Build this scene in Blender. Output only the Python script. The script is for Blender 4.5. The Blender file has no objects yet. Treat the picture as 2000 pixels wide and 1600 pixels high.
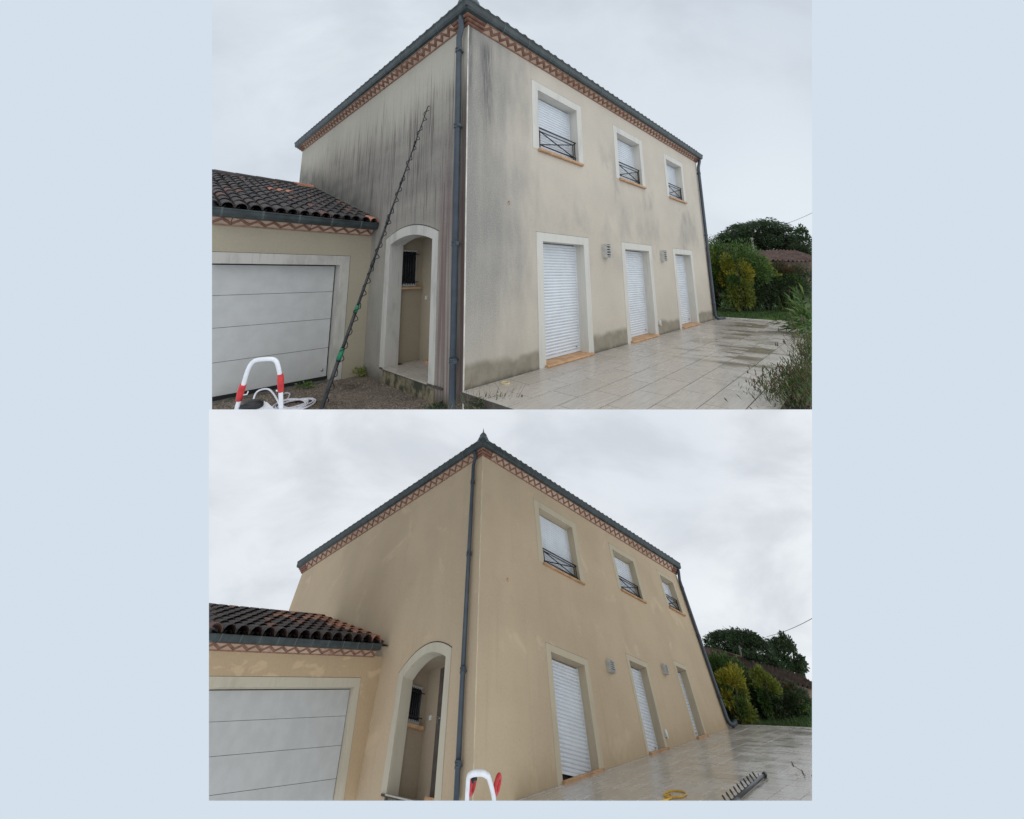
import bpy, bmesh, math, random
import numpy as np
from mathutils import Matrix, Vector

rnd = random.Random(7)
nrs = np.random.RandomState(11)
scene = bpy.context.scene
COL = scene.collection

# ------------------------------------------------------------------ camera
R_CAM = [[0.7009880030, -0.7130844087, -0.0112448122],
         [0.1308856189, 0.1441328427, -0.9808642508],
         [0.7010597510, 0.6861022881, 0.1943678878]]          # right, down, forward
CAM = Vector((-3.2231125, -4.0797098, 1.4473514))
FOC = 715.113 / 2000.0                                        # focal length / frame width
cd = bpy.data.cameras.new('camera')
cam = bpy.data.objects.new('camera', cd)
COL.objects.link(cam)
r_, d_, f_ = [Vector(v) for v in R_CAM]
cm = Matrix.Identity(4)
for i in range(3):
    cm[i][0], cm[i][1], cm[i][2], cm[i][3] = r_[i], -d_[i], -f_[i], CAM[i]
cam.matrix_world = cm
cd.sensor_fit = 'HORIZONTAL'
cd.sensor_width = 36.0
cd.lens = FOC * 36.0
cd.shift_y = -0.2                                             # shift lens
cd.clip_start = 0.05
cd.clip_end = 500
scene.camera = cam

# ------------------------------------------------------------------ world, sun, exposure
SKY_COL = (0.658, 0.745, 0.839)
w = bpy.data.worlds.new('World')
scene.world = w
w.use_nodes = True
bg = w.node_tree.nodes['Background']
bg.inputs[0].default_value = (*SKY_COL, 1)
bg.inputs[1].default_value = 1.0
sl = bpy.data.lights.new('sun', 'SUN')
sl.energy = 1.45
sl.angle = math.radians(140)
sl.color = (1.0, 0.97, 0.92)
sun = bpy.data.objects.new('sun', sl)
COL.objects.link(sun)
to_sun = r_ * 0.30 + d_ * -0.88 + f_ * -0.36
sun.rotation_euler = to_sun.to_track_quat('Z', 'Y').to_euler()
scene.view_settings.view_transform = 'Standard'
scene.view_settings.look = 'None'
scene.view_settings.exposure = 0.0
scene.view_settings.gamma = 1.0
scene.view_settings.use_curve_mapping = False
scene.render.engine = 'CYCLES'
scene.cycles.max_bounces = 6

# ------------------------------------------------------------------ node helpers
class NT:
    def __init__(s, name):
        s.m = bpy.data.materials.new(name)
        s.m.use_nodes = True
        s.t = s.m.node_tree
        s.b = s.t.nodes['Principled BSDF']
        s.tc = None
    def n(s, ty): return s.t.nodes.new(ty)
    def put(s, sock, v):
        if v is None: return
        if isinstance(v, bpy.types.NodeSocket): s.t.links.new(v, sock)
        elif isinstance(v, (tuple, list)):
            sock.default_value = (*v, 1) if (len(v) == 3 and sock.type == 'RGBA') else v
        else: sock.default_value = v
    def coord(s, kind='Object', ob=None):
        n = s.n('ShaderNodeTexCoord')
        if ob is not None: n.object = ob
        return n.outputs[kind]
    def pos(s): return s.n('ShaderNodeNewGeometry').outputs['Position']
    def sep(s, v):
        n = s.n('ShaderNodeSeparateXYZ'); s.put(n.inputs[0], v); return n.outputs
    def comb(s, x, y, z):
        n = s.n('ShaderNodeCombineXYZ')
        for i, v in enumerate((x, y, z)): s.put(n.inputs[i], v)
        return n.outputs[0]
    def math(s, op, a, b=None, clamp=False):
        n = s.n('ShaderNodeMath'); n.operation = op; n.use_clamp = clamp
        s.put(n.inputs[0], a); s.put(n.inputs[1], b); return n.outputs[0]
    def add(s, a, b): return s.math('ADD', a, b)
    def sub(s, a, b): return s.math('SUBTRACT', a, b)
    def mul(s, a, b): return s.math('MULTIPLY', a, b)
    def mx(s, a, b): return s.math('MAXIMUM', a, b)
    def scale(s, v, sc):
        n = s.n('ShaderNodeMapping'); s.put(n.inputs[0], v); n.inputs['Scale'].default_value = sc; return n.outputs[0]
    def noise(s, v, sc=5, det=3, rough=.55, dist=0):
        n = s.n('ShaderNodeTexNoise'); s.put(n.inputs['Vector'], v)
        n.inputs['Scale'].default_value = sc; n.inputs['Detail'].default_value = det
        n.inputs['Roughness'].default_value = rough; n.inputs['Distortion'].default_value = dist
        return n.outputs['Fac']
    def voro(s, v, sc=5, out='Distance'):
        n = s.n('ShaderNodeTexVoronoi'); s.put(n.inputs['Vector'], v); n.inputs['Scale'].default_value = sc
        return n.outputs[out]
    def step(s, v, a, b, lo=0., hi=1.):
        n = s.n('ShaderNodeMapRange'); n.interpolation_type = 'SMOOTHSTEP'
        s.put(n.inputs['Value'], v)
        if a > b: a, b, lo, hi = b, a, hi, lo
        for k, q in (('From Min', a), ('From Max', b), ('To Min', lo), ('To Max', hi)): n.inputs[k].default_value = q
        return n.outputs['Result']
    def mix(s, f, a, b, mode='MIX'):
        n = s.n('ShaderNodeMix'); n.data_type = 'RGBA'; n.blend_type = mode
        s.put(n.inputs[0], f); s.put(n.inputs[6], a); s.put(n.inputs[7], b); return n.outputs[2]
    def bump(s, h, st=.3, dist=.02):
        n = s.n('ShaderNodeBump'); n.inputs['Strength'].default_value = st; n.inputs['Distance'].default_value = dist
        s.put(n.inputs['Height'], h); s.put(s.b.inputs['Normal'], n.outputs[0])
    def fin(s, col, rough=.8, spec=None, metal=None):
        s.put(s.b.inputs['Base Color'], col); s.put(s.b.inputs['Roughness'], rough)
        if spec is not None: s.put(s.b.inputs['Specular IOR Level'], spec)
        if metal is not None: s.put(s.b.inputs['Metallic'], metal)
        return s.m

def simple(name, col, rough=.7, var=.12, sc=12, bump=0., bsc=60, spec=.3, metal=0.):
    t = NT(name); p = t.coord()
    n = t.noise(p, sc, 4)
    dark = tuple(c * (1 - 2 * var) for c in col); lite = tuple(min(1, c * (1 + var)) for c in col)
    c = t.mix(t.step(n, .3, .7), dark, lite)
    if bump: t.bump(t.noise(p, bsc, 3), bump, .01)
    return t.fin(c, rough, spec, metal)

def leafmat(name, c1, c2, c3, up=None):
    t = NT(name)
    g = t.n('ShaderNodeNewGeometry')
    ri = g.outputs['Random Per Island']
    c = t.mix(t.step(ri, .0, .75), c1, c2)
    c = t.mix(t.step(ri, .7, 1.), c, c3)
    t.fin(c, .5, .35)
    tr = t.n('ShaderNodeBsdfTranslucent'); t.put(tr.inputs[0], c)
    ms = t.n('ShaderNodeMixShader'); ms.inputs[0].default_value = .22
    t.t.links.new(t.b.outputs[0], ms.inputs[1]); t.t.links.new(tr.outputs[0], ms.inputs[2])
    t.t.links.new(ms.outputs[0], t.t.nodes['Material Output'].inputs[0])
    return t.m

# ------------------------------------------------------------------ mesh builder
class MB:
    def __init__(s): s.v = []; s.f = []; s.sm = []
    def add(s, vs, fs, sm=False):
        o = len(s.v); s.v += [tuple(v) for v in vs]
        for f in fs: s.f.append([i + o for i in f]); s.sm.append(sm)
        return s
    def box(s, x0, x1, y0, y1, z0, z1):
        vs = [(x, y, z) for z in (z0, z1) for y in (y0, y1) for x in (x0, x1)]
        return s.add(vs, [(0, 2, 3, 1), (4, 5, 7, 6), (0, 1, 5, 4), (2, 6, 7, 3), (0, 4, 6, 2), (1, 3, 7, 5)])
    def quad(s, a, b, c, d): return s.add([a, b, c, d], [(0, 1, 2, 3)])
    def tube(s, pts, r, n=8, closed=False, caps=True):
        P = [Vector(p) for p in pts]; m = len(P)
        rr = r if isinstance(r, (list, tuple)) else [r] * m
        T = []
        for i in range(m):
            if closed: t = P[(i + 1) % m] - P[i - 1]
            else: t = P[min(i + 1, m - 1)] - P[max(i - 1, 0)]
            T.append(t.normalized() if t.length > 1e-9 else Vector((0, 0, 1)))
        a = Vector((0, 0, 1)) if abs(T[0].z) < .9 else Vector((1, 0, 0))
        u = (a - T[0] * a.dot(T[0])).normalized()
        vs = []
        for i in range(m):
            u = u - T[i] * u.dot(T[i])
            u = u.normalized() if u.length > 1e-6 else T[i].orthogonal().normalized()
            v = T[i].cross(u)
            for k in range(n):
                an = 2 * math.pi * k / n
                vs.append(P[i] + (u * math.cos(an) + v * math.sin(an)) * rr[i])
        fs = []
        for i in range(m if closed else m - 1):
            j = (i + 1) % m
            for k in range(n):
                q = (k + 1) % n
                fs.append((i * n + k, i * n + q, j * n + q, j * n + k))
        s.add(vs, fs, True)
        if caps and not closed:
            o = len(s.v) - len(vs)
            s.f.append([o + k for k in range(n)][::-1]); s.sm.append(False)
            s.f.append([o + (m - 1) * n + k for k in range(n)]); s.sm.append(False)
        return s
    def lathe(s, prof, c, n=12, axis=2):
        vs = []
        for r, h in prof:
            for k in range(n):
                an = 2 * math.pi * k / n
                q = [r * math.cos(an), r * math.sin(an), h]
                if axis == 1: q = [q[0], q[2], q[1]]
                vs.append((c[0] + q[0], c[1] + q[1], c[2] + q[2]))
        fs = []
        for i in range(len(prof) - 1):
            for k in range(n):
                q = (k + 1) % n
                fs.append((i * n + k, i * n + q, (i + 1) * n + q, (i + 1) * n + k))
        fs.append(tuple(range(n))[::-1]); fs.append(tuple((len(prof) - 1) * n + k for k in range(n)))
        return s.add(vs, fs, True)
    def sweep_rect(s, prof, L, W, close=True):
        """profile of (outward offset, z) swept with mitred corners round the rectangle 0..L x 0..W"""
        vs = []
        for o, z in prof: vs += [(-o, -o, z), (L + o, -o, z), (L + o, W + o, z), (-o, W + o, z)]
        fs = []
        m = len(prof)
        for i in range(m if close else m - 1):
            j = (i + 1) % m
            for k in range(4):
                q = (k + 1) % 4
                fs.append((i * 4 + k, i * 4 + q, j * 4 + q, j * 4 + k))
        return s.add(vs, fs)
    def mesh(s, name, base=(0, 0, 0), sc=1.):
        me = bpy.data.meshes.new(name)
        me.from_pydata([((v[0] - base[0]) * sc, (v[1] - base[1]) * sc, (v[2] - base[2]) * sc) for v in s.v], [], s.f)
        me.polygons.foreach_set('use_smooth', s.sm)
        me.update()
        return me

WM = {}; BASE = {}; REG = []
CUR = {'M': Matrix.Identity(4), 's': 1.0}

def link(o, parent=None, basis=None):
    COL.objects.link(o)
    basis = basis or Matrix.Identity(4)
    if parent is not None:
        o.parent = parent
        o.matrix_basis = basis
        WM[o] = WM[parent] @ basis
        BASE[o] = BASE[parent]
    else:
        WM[o] = CUR['M'] @ basis
        o.matrix_world = WM[o]
    REG.append(o)
    return o
def tag(o, label=None, cat=None, group=None, kind=None):
    if label: o['label'] = label
    if cat: o['category'] = cat
    if group: o['group'] = group
    if kind: o['kind'] = kind
    return o
def thing(name, label, cat, base=(0, 0, 0), group=None, extra=None):
    o = bpy.data.objects.new(name, None); o.empty_display_size = .2
    BASE[o] = tuple(base)
    sb = Vector(base) * CUR['s']
    link(o, None, Matrix.Translation(sb))
    return tag(o, label, cat, group)
def part(name, mb, mat, parent, label=None, kind=None):
    me = mb.mesh(name, BASE[parent], CUR['s'])
    if mat: me.materials.append(mat)
    o = bpy.data.objects.new(name, me)
    link(o, parent)
    if label: o['label'] = label
    if kind: o['kind'] = kind
    return o
def solo(name, mb, mat, label=None, cat=None, group=None, kind=None, base=(0, 0, 0)):
    me = mb.mesh(name, base, CUR['s'])
    if mat: me.materials.append(mat)
    o = bpy.data.objects.new(name, me)
    BASE[o] = tuple(base)
    link(o, None, Matrix.Translation(Vector(base) * CUR['s']))
    return tag(o, label, cat, group, kind)
def inst(name, me, mtx, parent):
    """a copy sharing mesh data; mtx is in the place's own coordinates"""
    o = bpy.data.objects.new(name, me)
    b = Vector(BASE[parent]); s = CUR['s']
    t = Matrix.Translation((mtx.translation - b) * s) @ mtx.to_3x3().to_4x4()
    return link(o, parent, t)

# ------------------------------------------------------------------ the two places
PLACES = {
 'dirty': dict(M=Matrix.Identity(4), ext=(-.81944, .81944, None, .55935),
    L=10.385, W=8.236, H=5.40, gx=0., gy=0., rev=.2, vs=1.0,
    wins=[(1.498, 3.099, 3.72, 5.054), (4.471, 6.013, 3.72, 5.054), (7.448, 8.954, 3.72, 5.054)],
    doors=[(1.528, 3.128, .0, 2.208), (4.478, 6.068, .0, 2.208), (7.457, 9.007, .0, 2.208)],
    porch=dict(yo=(.66, 2.34), yi=(.815, 2.17), zo=(2.155, 2.33), zi=(2.05, 2.17), zf=-.05, d=.75, yb=(.45, 2.30)),
    gut=(.19, .10, .27), cor=.12, drop=-.29, pipe_y=.13,
    lamps=[(3.735, 1.97, .15, .27), (6.67, 1.965, .15, .27)], outlet=(6.13, .30),
    gM=Matrix.Identity(4), gs=1.0),
 'clean': dict(ext=(-.82784, .81944, .55935, 1.62771),
    M=Matrix(((0.79022686, -0.25578040, 0.55688231, 1.26244), (-0.16797914, 0.78351305, 0.59823934, 1.25984540),
              (-0.58934245, -0.56628941, 0.57618728, -6.20715018), (0, 0, 0, 1))),
    L=9.819, W=8.321, H=5.07, gx=.187, gy=.192, rev=.2, vs=.75,
    wins=[(2.03, 3.908, 3.384, 4.742), (5.577, 7.019, 3.716, 4.764), (8.362, 9.407, 3.944, 4.832)],
    doors=[(2.027, 3.493, .516, 2.037), (5.197, 6.154, 1.06, 2.424), (7.659, 8.327, 1.495, 2.718)],
    porch=dict(yo=(.70, 2.26), yi=(.85, 2.10), zo=(1.76, 1.97), zi=(1.68, 1.85), zf=.42, d=.75, yb=(.5, 2.22), slope=.2),
    gut=(.20, .13, .30), cor=.15, drop=-.12, pipe_y=.27,
    lamps=[(4.33, 2.06, .17, .17), (6.95, 2.43, .13, .15)], outlet=(6.2, 1.36),
    gM=Matrix(((0.98909, -0.01896, -0.14607, .0449), (0.01493, 0.99948, -0.0286, .9706), (0.14654, 0.0261, 0.98886, .5066), (0, 0, 0, 1))),
    gs=.6757),
}

# ------------------------------------------------------------------ materials
def plaster(name, clean, spec):
    """sandy render, object coordinates are the house's own: x along the front, y along the side, z up"""
    t = NT(name); p = t.coord(); x, y, z = t.sep(p)
    fine = t.noise(p, 95, 3, .7); mid = t.noise(p, 6, 4, .6); big = t.noise(p, .7, 3, .5)
    c = t.mix(t.step(big, .3, .7), tuple(v * .94 for v in clean), tuple(v * 1.05 for v in clean))
    c = t.mix(t.mul(t.step(fine, .55, .75), .25), c, tuple(v * .72 for v in clean))
    gr = t.noise(p, 26, 3, .75)
    c = t.mix(t.mul(t.step(gr, .50, .72), .30), c, tuple(v * .74 for v in clean))
    c = t.mix(t.mul(t.step(gr, .48, .30), .22), c, tuple(min(1, v * 1.18) for v in clean))
    c = t.mix(t.mul(t.step(t.noise(p, 2.1, 5, .7), .5, .72), .25), c, tuple(v * .82 for v in clean))
    if spec == 'side':
        st = t.noise(t.scale(p, (1, 10, .2)), 1.6, 6, .75)
        st2 = t.noise(t.scale(p, (1, 15, .30)), 1.4, 3, .8)
        h = t.add(z, t.mul(t.sub(st, .5), 1.8))
        f = t.mul(t.step(h, 4.95, 3.6), t.step(z, 1.5, 2.7, .60, 1.))
        f = t.mul(f, t.step(y, 8.6, 6.5, .75, 1.))
        band = t.noise(t.scale(p, (1, .35, 1.6)), 1.2, 3)
        f = t.mul(f, t.step(band, .25, .7, .68, 1.05))
        sf = t.mul(t.step(st2, .53, .60), t.step(t.add(z, t.mul(t.sub(st, .5), 3.4)), 5.15, 4.2))
        sf = t.mul(sf, t.step(z, 1.8, 3.2, .25, 1.))
        grime = t.mix(t.step(st2, .35, .65), (.178, .160, .144), (.268, .243, .218))
        c = t.mix(t.mul(f, .90), c, grime)
        bs = t.noise(t.scale(p, (1, 5.5, .30)), 1.5, 5, .75)
        c = t.mix(t.mul(t.mul(t.step(bs, .50, .62), f), .42), c, (.112, .098, .090))
        spk = t.step(t.noise(p, 40, 3, .75), .52, .66)
        c = t.mix(t.mul(t.mul(spk, f), .45), c, (.085, .078, .072))
        c = t.mix(t.mul(sf, .70), c, (.072, .055, .052))
        # green-black growth along the garage roof
        rl = t.sub(z, t.add(t.mul(t.sub(y, 2.8), .343), 2.55))
        ab = t.mul(t.mul(t.step(rl, .75, .05), t.step(rl, -.3, -.1)), t.step(y, 2.7, 3.3))
        c = t.mix(t.mul(ab, t.step(t.noise(p, 2.2, 4), .3, .7, .3, .85)), c, (.075, .082, .075))
        # reddish algae beside the arch and the downpipe
        rd = t.mul(t.step(y, .80, .55), t.step(z, 3.8, 2.2))
        rd = t.mul(rd, t.step(t.noise(t.scale(p, (1, 14, .3)), 1.5, 4), .38, .62, .25, .95))
        c = t.mix(t.mul(rd, .85), c, (.135, .082, .080))
        cr = t.mul(t.step(y, .14, .06), t.step(t.add(z, t.mul(st, 1.2)), 5.5, 4.4))
        c = t.mix(t.mul(cr, .7), c, (.075, .048, .042))
        # grey-green damp low on the wall
        dg = t.mul(t.mul(t.step(y, 2.1, 2.6), t.step(z, 2.3, 1.2)), t.step(t.noise(p, 1.4, 4), .3, .65))
        c = t.mix(t.mul(dg, .5), c, (.215, .215, .19))
        c = t.mix(t.mul(t.step(t.add(z, t.mul(mid, .25)), .12, -.2), .8), c, (.085, .075, .055))
    elif spec == 'front':
        comb = t.noise(t.scale(p, (60, 1, 2.5)), 1.0, 3, .6)
        n1 = t.noise(t.scale(p, (1.5, 1, .45)), 1.6, 5, .6)
        g1 = t.step(t.add(x, t.mul(t.sub(n1, .5), 3.0)), 2.3, -.2)
        g1 = t.mul(g1, t.step(z, 0, 1.6, .45, 1.))
        n2 = t.noise(t.scale(p, (1, 1, .55)), .75, 5, .62)
        g2 = t.mul(t.step(n2, .5, .68), t.mul(t.step(z, 1.3, 2.2), t.step(z, 5.0, 3.6)))
        fl = t.mul(t.step(t.add(z, t.mul(t.sub(n1, .5), .9)), 2.1, 2.45), t.step(z, 3.6, 2.6))
        g2 = t.mx(t.mul(g2, .8), t.mul(fl, t.step(n2, .42, .62, .0, .55)))
        sp = t.step(t.noise(p, 60, 3, .75), .38, .60, .62, 1.)
        grime = t.mul(t.mx(t.mul(g1, .92), t.mul(g2, .78)), sp)
        c = t.mix(grime, c, t.mix(comb, (.17, .168, .162), (.235, .232, .222)))
        top = t.mul(t.step(t.math('ABSOLUTE', t.sub(x, t.add(.38, t.mul(t.sub(5.3, z), .03)))), .20, .02), t.mul(t.step(z, 2.9, 4.9), t.step(z, 5.38, 5.1)))
        tp2 = t.mul(t.step(x, .13, .04), t.step(z, 3.5, 5.0))
        nn = t.step(t.noise(t.scale(p, (26, 1, 1.2)), 1.6, 4, .7), .32, .58)
        c = t.mix(t.mul(t.mul(t.mx(top, tp2), nn), .75), c, (.085, .085, .082))
        bz = t.add(z, t.mul(t.sub(t.noise(t.scale(p, (1.3, 1, 1)), 1.3, 4), .5), .30))
        c = t.mix(t.mul(t.step(bz, .36, .24), .72), c, t.mix(t.step(mid, .35, .65), (.165, .145, .10), (.24, .21, .155)))
        c = t.mix(t.mul(t.step(t.add(z, t.mul(mid, .1)), .13, .02), .7), c, (.06, .052, .04))
    elif spec == 'cleanside' or spec == 'cleanfront':
        pn = t.mul(t.step(t.noise(t.scale(p, (1, 1, 1.3)), 1.1, 4, .6, .6), .60, .70), .38)
        c = t.mix(pn, c, tuple(min(1, v * 1.3) for v in clean))
        stv = t.noise(t.scale(p, (5, 5, .25)), 1.2, 4)
        c = t.mix(t.mul(t.step(stv, .55, .75), .22), c, tuple(v * .78 for v in clean))
        gz = t.sub(z, t.mul(x, .187)) if spec == 'cleanfront' else z
        c = t.mix(t.mul(t.step(t.add(gz, t.mul(mid, .3)), .55, .1), .4), c, (.30, .22, .12))
    elif spec == 'garage_clean':
        pn = t.mul(t.mul(t.step(t.noise(t.scale(p, (1, 1, 2.4)), 1.9, 4, .6, .6), .52, .60), .45), t.step(z, 1.15, 1.3))
        c = t.mix(pn, c, tuple(min(1, v * 1.4) for v in clean))
    hgt = t.add(t.mul(fine, .7), t.mul(t.noise(p, 260, 2, .7), .5))
    t.bump(hgt, .45, .006)
    return t.fin(c, .93, .15)

def band_mat(name, col, dirt):
    t = NT(name); p = t.coord(); x, y, z = t.sep(p)
    n = t.noise(t.scale(p, (2, 2, .8)), 1.6, 5, .6)
    c = t.mix(t.mul(t.step(n, .45, .75), dirt), col, tuple(v * .62 for v in col))
    c = t.mix(t.mul(t.step(t.noise(t.scale(p, (14, 14, .8)), 1.2, 4, .7), .52, .7), dirt * .8), c, tuple(v * .6 for v in col))
    c = t.mix(t.mul(t.step(t.noise(p, 90, 2), .5, .75), .2), c, tuple(v * .8 for v in col))
    t.bump(t.noise(p, 140, 3), .2, .004)
    return t.fin(c, .9, .2)

def roof_tile_mat(name, cols, seed=0.):
    t = NT(name); p = t.coord()
    oi = t.n('ShaderNodeObjectInfo'); r = t.math('FRACT', t.add(oi.outputs['Random'], seed))
    c = t.mix(t.step(r, .25, .75), cols[0], cols[1])
    c = t.mix(t.step(r, .90, .94), c, cols[2])
    n = t.noise(p, 9, 5, .7)
    c = t.mix(t.mul(t.step(n, .42, .68), .6), c, cols[3])
    t.bump(t.noise(p, 40, 4), .4, .01)
    return t.fin(c, .62, .35)

def paving_mat(name, ob, puddle, bright=1.):
    t = NT(name); p = t.coord('Object', ob); x, y, z = t.sep(p)
    oi = t.n('ShaderNodeObjectInfo'); r = oi.outputs['Random']
    grain = t.noise(t.scale(p, (2.2, 26, 1)), 1.2, 5, .65)
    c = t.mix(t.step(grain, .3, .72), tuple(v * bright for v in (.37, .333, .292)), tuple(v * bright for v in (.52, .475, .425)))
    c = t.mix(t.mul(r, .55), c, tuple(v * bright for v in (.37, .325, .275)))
    d = t.noise(p, 1.4, 4, .6)
    c = t.mix(t.mul(t.step(d, .5, .75), .35), c, (.44, .39, .335))
    # thin standing water
    wet = t.noise(t.scale(p, (3.0, .9, 1)), .75, 3, .5, .3)
    reg = t.mul(t.step(t.sub(x, y), 4.0, 6.6), t.step(y, -.45, -1.1))
    wm = t.mul(t.step(wet, .56, .63), t.mul(reg, puddle))
    ed = t.voro(t.scale(p, (1.29, 2.53, 0.01)), .95, 'Distance')
    wm2 = t.mul(t.mul(t.step(t.noise(t.scale(p, (4.2, 1.3, 1)), 1.1, 2, .5), .60, .66), reg), puddle)
    wm3 = t.mul(t.mul(t.mul(t.step(r, .76, .80), reg), t.step(wet, .44, .58)), puddle)
    wm = t.mx(t.mx(wm, wm2), t.mul(wm3, .8))
    c = t.mix(t.mul(wm, .75), c, (.20, .175, .135))
    rg = t.mix(wm, t.mix(t.step(d, .35, .65), (.34, .34, .34), (.20, .20, .20)), (.08, .08, .08))
    s = t.n('ShaderNodeSeparateColor'); t.put(s.inputs[0], rg)
    t.bump(t.noise(p, 70, 3), .08, .004)
    return t.fin(c, s.outputs[0], .5)

def gravel_mat(name):
    t = NT(name); p = t.coord()
    v = t.voro(p, 55, 'Color'); s = t.n('ShaderNodeSeparateColor'); t.put(s.inputs[0], v)
    c = t.mix(s.outputs[0], (.13, .10, .078), (.31, .26, .21))
    c = t.mix(t.step(t.noise(p, 1.6, 4), .45, .7), c, (.11, .085, .065))
    t.bump(t.voro(p, 55), 1.0, .02)
    return t.fin(c, .9, .2)

def sky_mat(name, c_lo, c_hi, c_cloud, sc, amount):
    t = NT(name); p = t.coord()
    n = t.noise(t.scale(p, (1, 1, 1.6)), sc, 6, .55, .4)
    b = t.noise(p, sc * .45, 2, .5)
    c = t.mix(t.step(b, .3, .7), c_lo, c_hi)
    c = t.mix(t.mul(t.step(n, .42, .70), amount), c, c_cloud)
    e = t.n('ShaderNodeEmission'); t.put(e.inputs[0], c)
    t.t.links.new(e.outputs[0], t.t.nodes['Material Output'].inputs[0])
    return t.m

def stone_mat(name):
    t = NT(name); p = t.coord()
    n = t.noise(p, 5, 6, .65)
    c = t.mix(t.step(n, .38, .62), (.055, .058, .042), (.24, .20, .13))
    t.bump(n, .5, .02)
    return t.fin(c, .92, .15)

MAT = {}
def common():
    MAT['sill'] = simple('terracotta_sill', (.50, .30, .165), .75, .12, 9, .15)
    MAT['shutter'] = simple('white_shutter', (.68, .705, .735), .38, .03, 3, spec=.4)
    MAT['gdoor'] = simple('white_garage_panel', (.46, .455, .44), .45, .03, 5, .12, 90)
    MAT['iron'] = simple('black_iron', (.018, .019, .022), .45, .1)
    MAT['zinc'] = simple('dark_zinc', (.036, .047, .047), .45, .2, 6, spec=.4)
    MAT['zinc_joint'] = simple('pale_zinc', (.085, .10, .10), .45, .12)
    MAT['pipe'] = simple('blue_grey_pipe', (.046, .060, .075), .42, .12, 5, spec=.5)
    MAT['finial'] = simple('weathered_zinc', (.16, .18, .19), .5, .2, 8, spec=.5)
    t = NT('terracotta_frieze'); p = t.coord(); oi = t.n('ShaderNodeObjectInfo'); q = t.noise(t.add(p, 0) if False else p, 9, 5, .7)
    c = t.mix(oi.outputs['Random'], (.38, .265, .19), (.52, .385, .295)); c = t.mix(t.mul(t.step(q, .5, .72), .55), c, (.19, .13, .10))
    t.bump(q, .3, .01); MAT['frieze'] = t.fin(c, .88, .2)
    MAT['rib'] = simple('red_terracotta', (.215, .108, .074), .85, .16, 14, .2)
    MAT['lip'] = simple('terracotta_lip', (.30, .17, .115), .85, .16, 14, .2)
    MAT['glass'] = simple('dark_glass', (.012, .014, .016), .12, .1, spec=.5)
    MAT['upvc'] = simple('white_window_frame', (.50, .50, .49), .5, .05)
    MAT['lampg'] = simple('grey_lamp', (.50, .49, .46), .5, .1)
    MAT['lampd'] = simple('lamp_diffuser', (.12, .118, .11), .5, .08)
    MAT['seal'] = simple('black_seal', (.015, .015, .016), .7, .1)
    MAT['white_paint'] = simple('white_tube', (.78, .78, .80), .35, .04, spec=.5)
    MAT['red'] = simple('red_sleeve', (.55, .035, .035), .45, .15, spec=.4)
    MAT['black'] = simple('black_plastic', (.016, .016, .018), .4, .1, spec=.4)
    MAT['rubber'] = simple('black_hose', (.012, .012, .013), .5, .1, spec=.4)
    MAT['carbon'] = simple('carbon_tube', (.02, .019, .02), .3, .15, spec=.5)
    MAT['green'] = simple('green_clamp', (.01, .16, .075), .4, .15, spec=.4)
    MAT['hose_w'] = simple('pale_hose', (.60, .58, .62), .4, .06, spec=.5)
    MAT['hose_y'] = simple('yellow_hose', (.58, .33, .03), .4, .1, spec=.5)
    MAT['door'] = simple('brown_door', (.10, .085, .07), .6, .1)
    MAT['steel'] = simple('steel', (.35, .35, .36), .35, .1, metal=.7)
    MAT['plastic_w'] = simple('white_plastic', (.66, .65, .62), .5, .06)
    MAT['grout'] = simple('dark_grout', (.075, .066, .056), .9, .15, 20)
    MAT['slab'] = simple('concrete_slab', (.10, .095, .08), .95, .25, 8, .4)
    MAT['pale_bounce'] = simple('pale_bounce', (.78, .77, .75), .9, .08, 3, .3)
    MAT['soil'] = simple('dark_soil', (.035, .030, .022), .95, .3, 14, .8, 40)
    MAT['lawn'] = simple('lawn_ground', (.045, .085, .018), .9, .25, 3, .6, 60)
    MAT['bark'] = simple('brown_bark', (.06, .048, .038), .9, .25, 9, .8, 30)
    MAT['post'] = simple('grey_timber', (.20, .185, .16), .85, .2, 5, .4)
    MAT['stem'] = simple('dry_stem', (.16, .125, .07), .8, .2)
    MAT['brickwall'] = simple('old_brown_wall', (.16, .115, .085), .95, .25, 3, .5)
    MAT['cap'] = simple('yellow_ring', (.62, .50, .26), .6, .1)
    MAT['photinia'] = leafmat('green_leaf', (.036, .080, .020), (.085, .160, .036), (.16, .20, .045))
    MAT['yellow'] = leafmat('yellow_green_leaf', (.15, .18, .025), (.34, .30, .035), (.52, .40, .04))
    MAT['lime'] = leafmat('lime_leaf', (.10, .15, .028), (.20, .225, .04), (.30, .28, .045))
    MAT['darkleaf'] = leafmat('dark_leaf', (.022, .042, .018), (.048, .075, .030), (.095, .10, .045))
    MAT['redleaf'] = leafmat('red_tip_leaf', (.05, .045, .02), (.10, .06, .03), (.15, .08, .035))
    MAT['needle'] = leafmat('cedar_needle', (.024, .046, .02), (.046, .082, .030), (.068, .112, .036))
    MAT['olean'] = leafmat('long_leaf', (.035, .080, .018), (.085, .155, .032), (.16, .21, .05))
    MAT['herb'] = leafmat('herb_leaf', (.040, .075, .018), (.085, .125, .030), (.14, .12, .045))
    MAT['grass'] = leafmat('grass_blade', (.030, .066, .012), (.052, .105, .018), (.080, .125, .030))
    MAT['flower'] = leafmat('dry_flower', (.09, .055, .04), (.13, .08, .065), (.16, .10, .06))
    MAT['gravel'] = gravel_mat('brown_gravel')
    MAT['stone'] = stone_mat('mossy_stone')
common()

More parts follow.
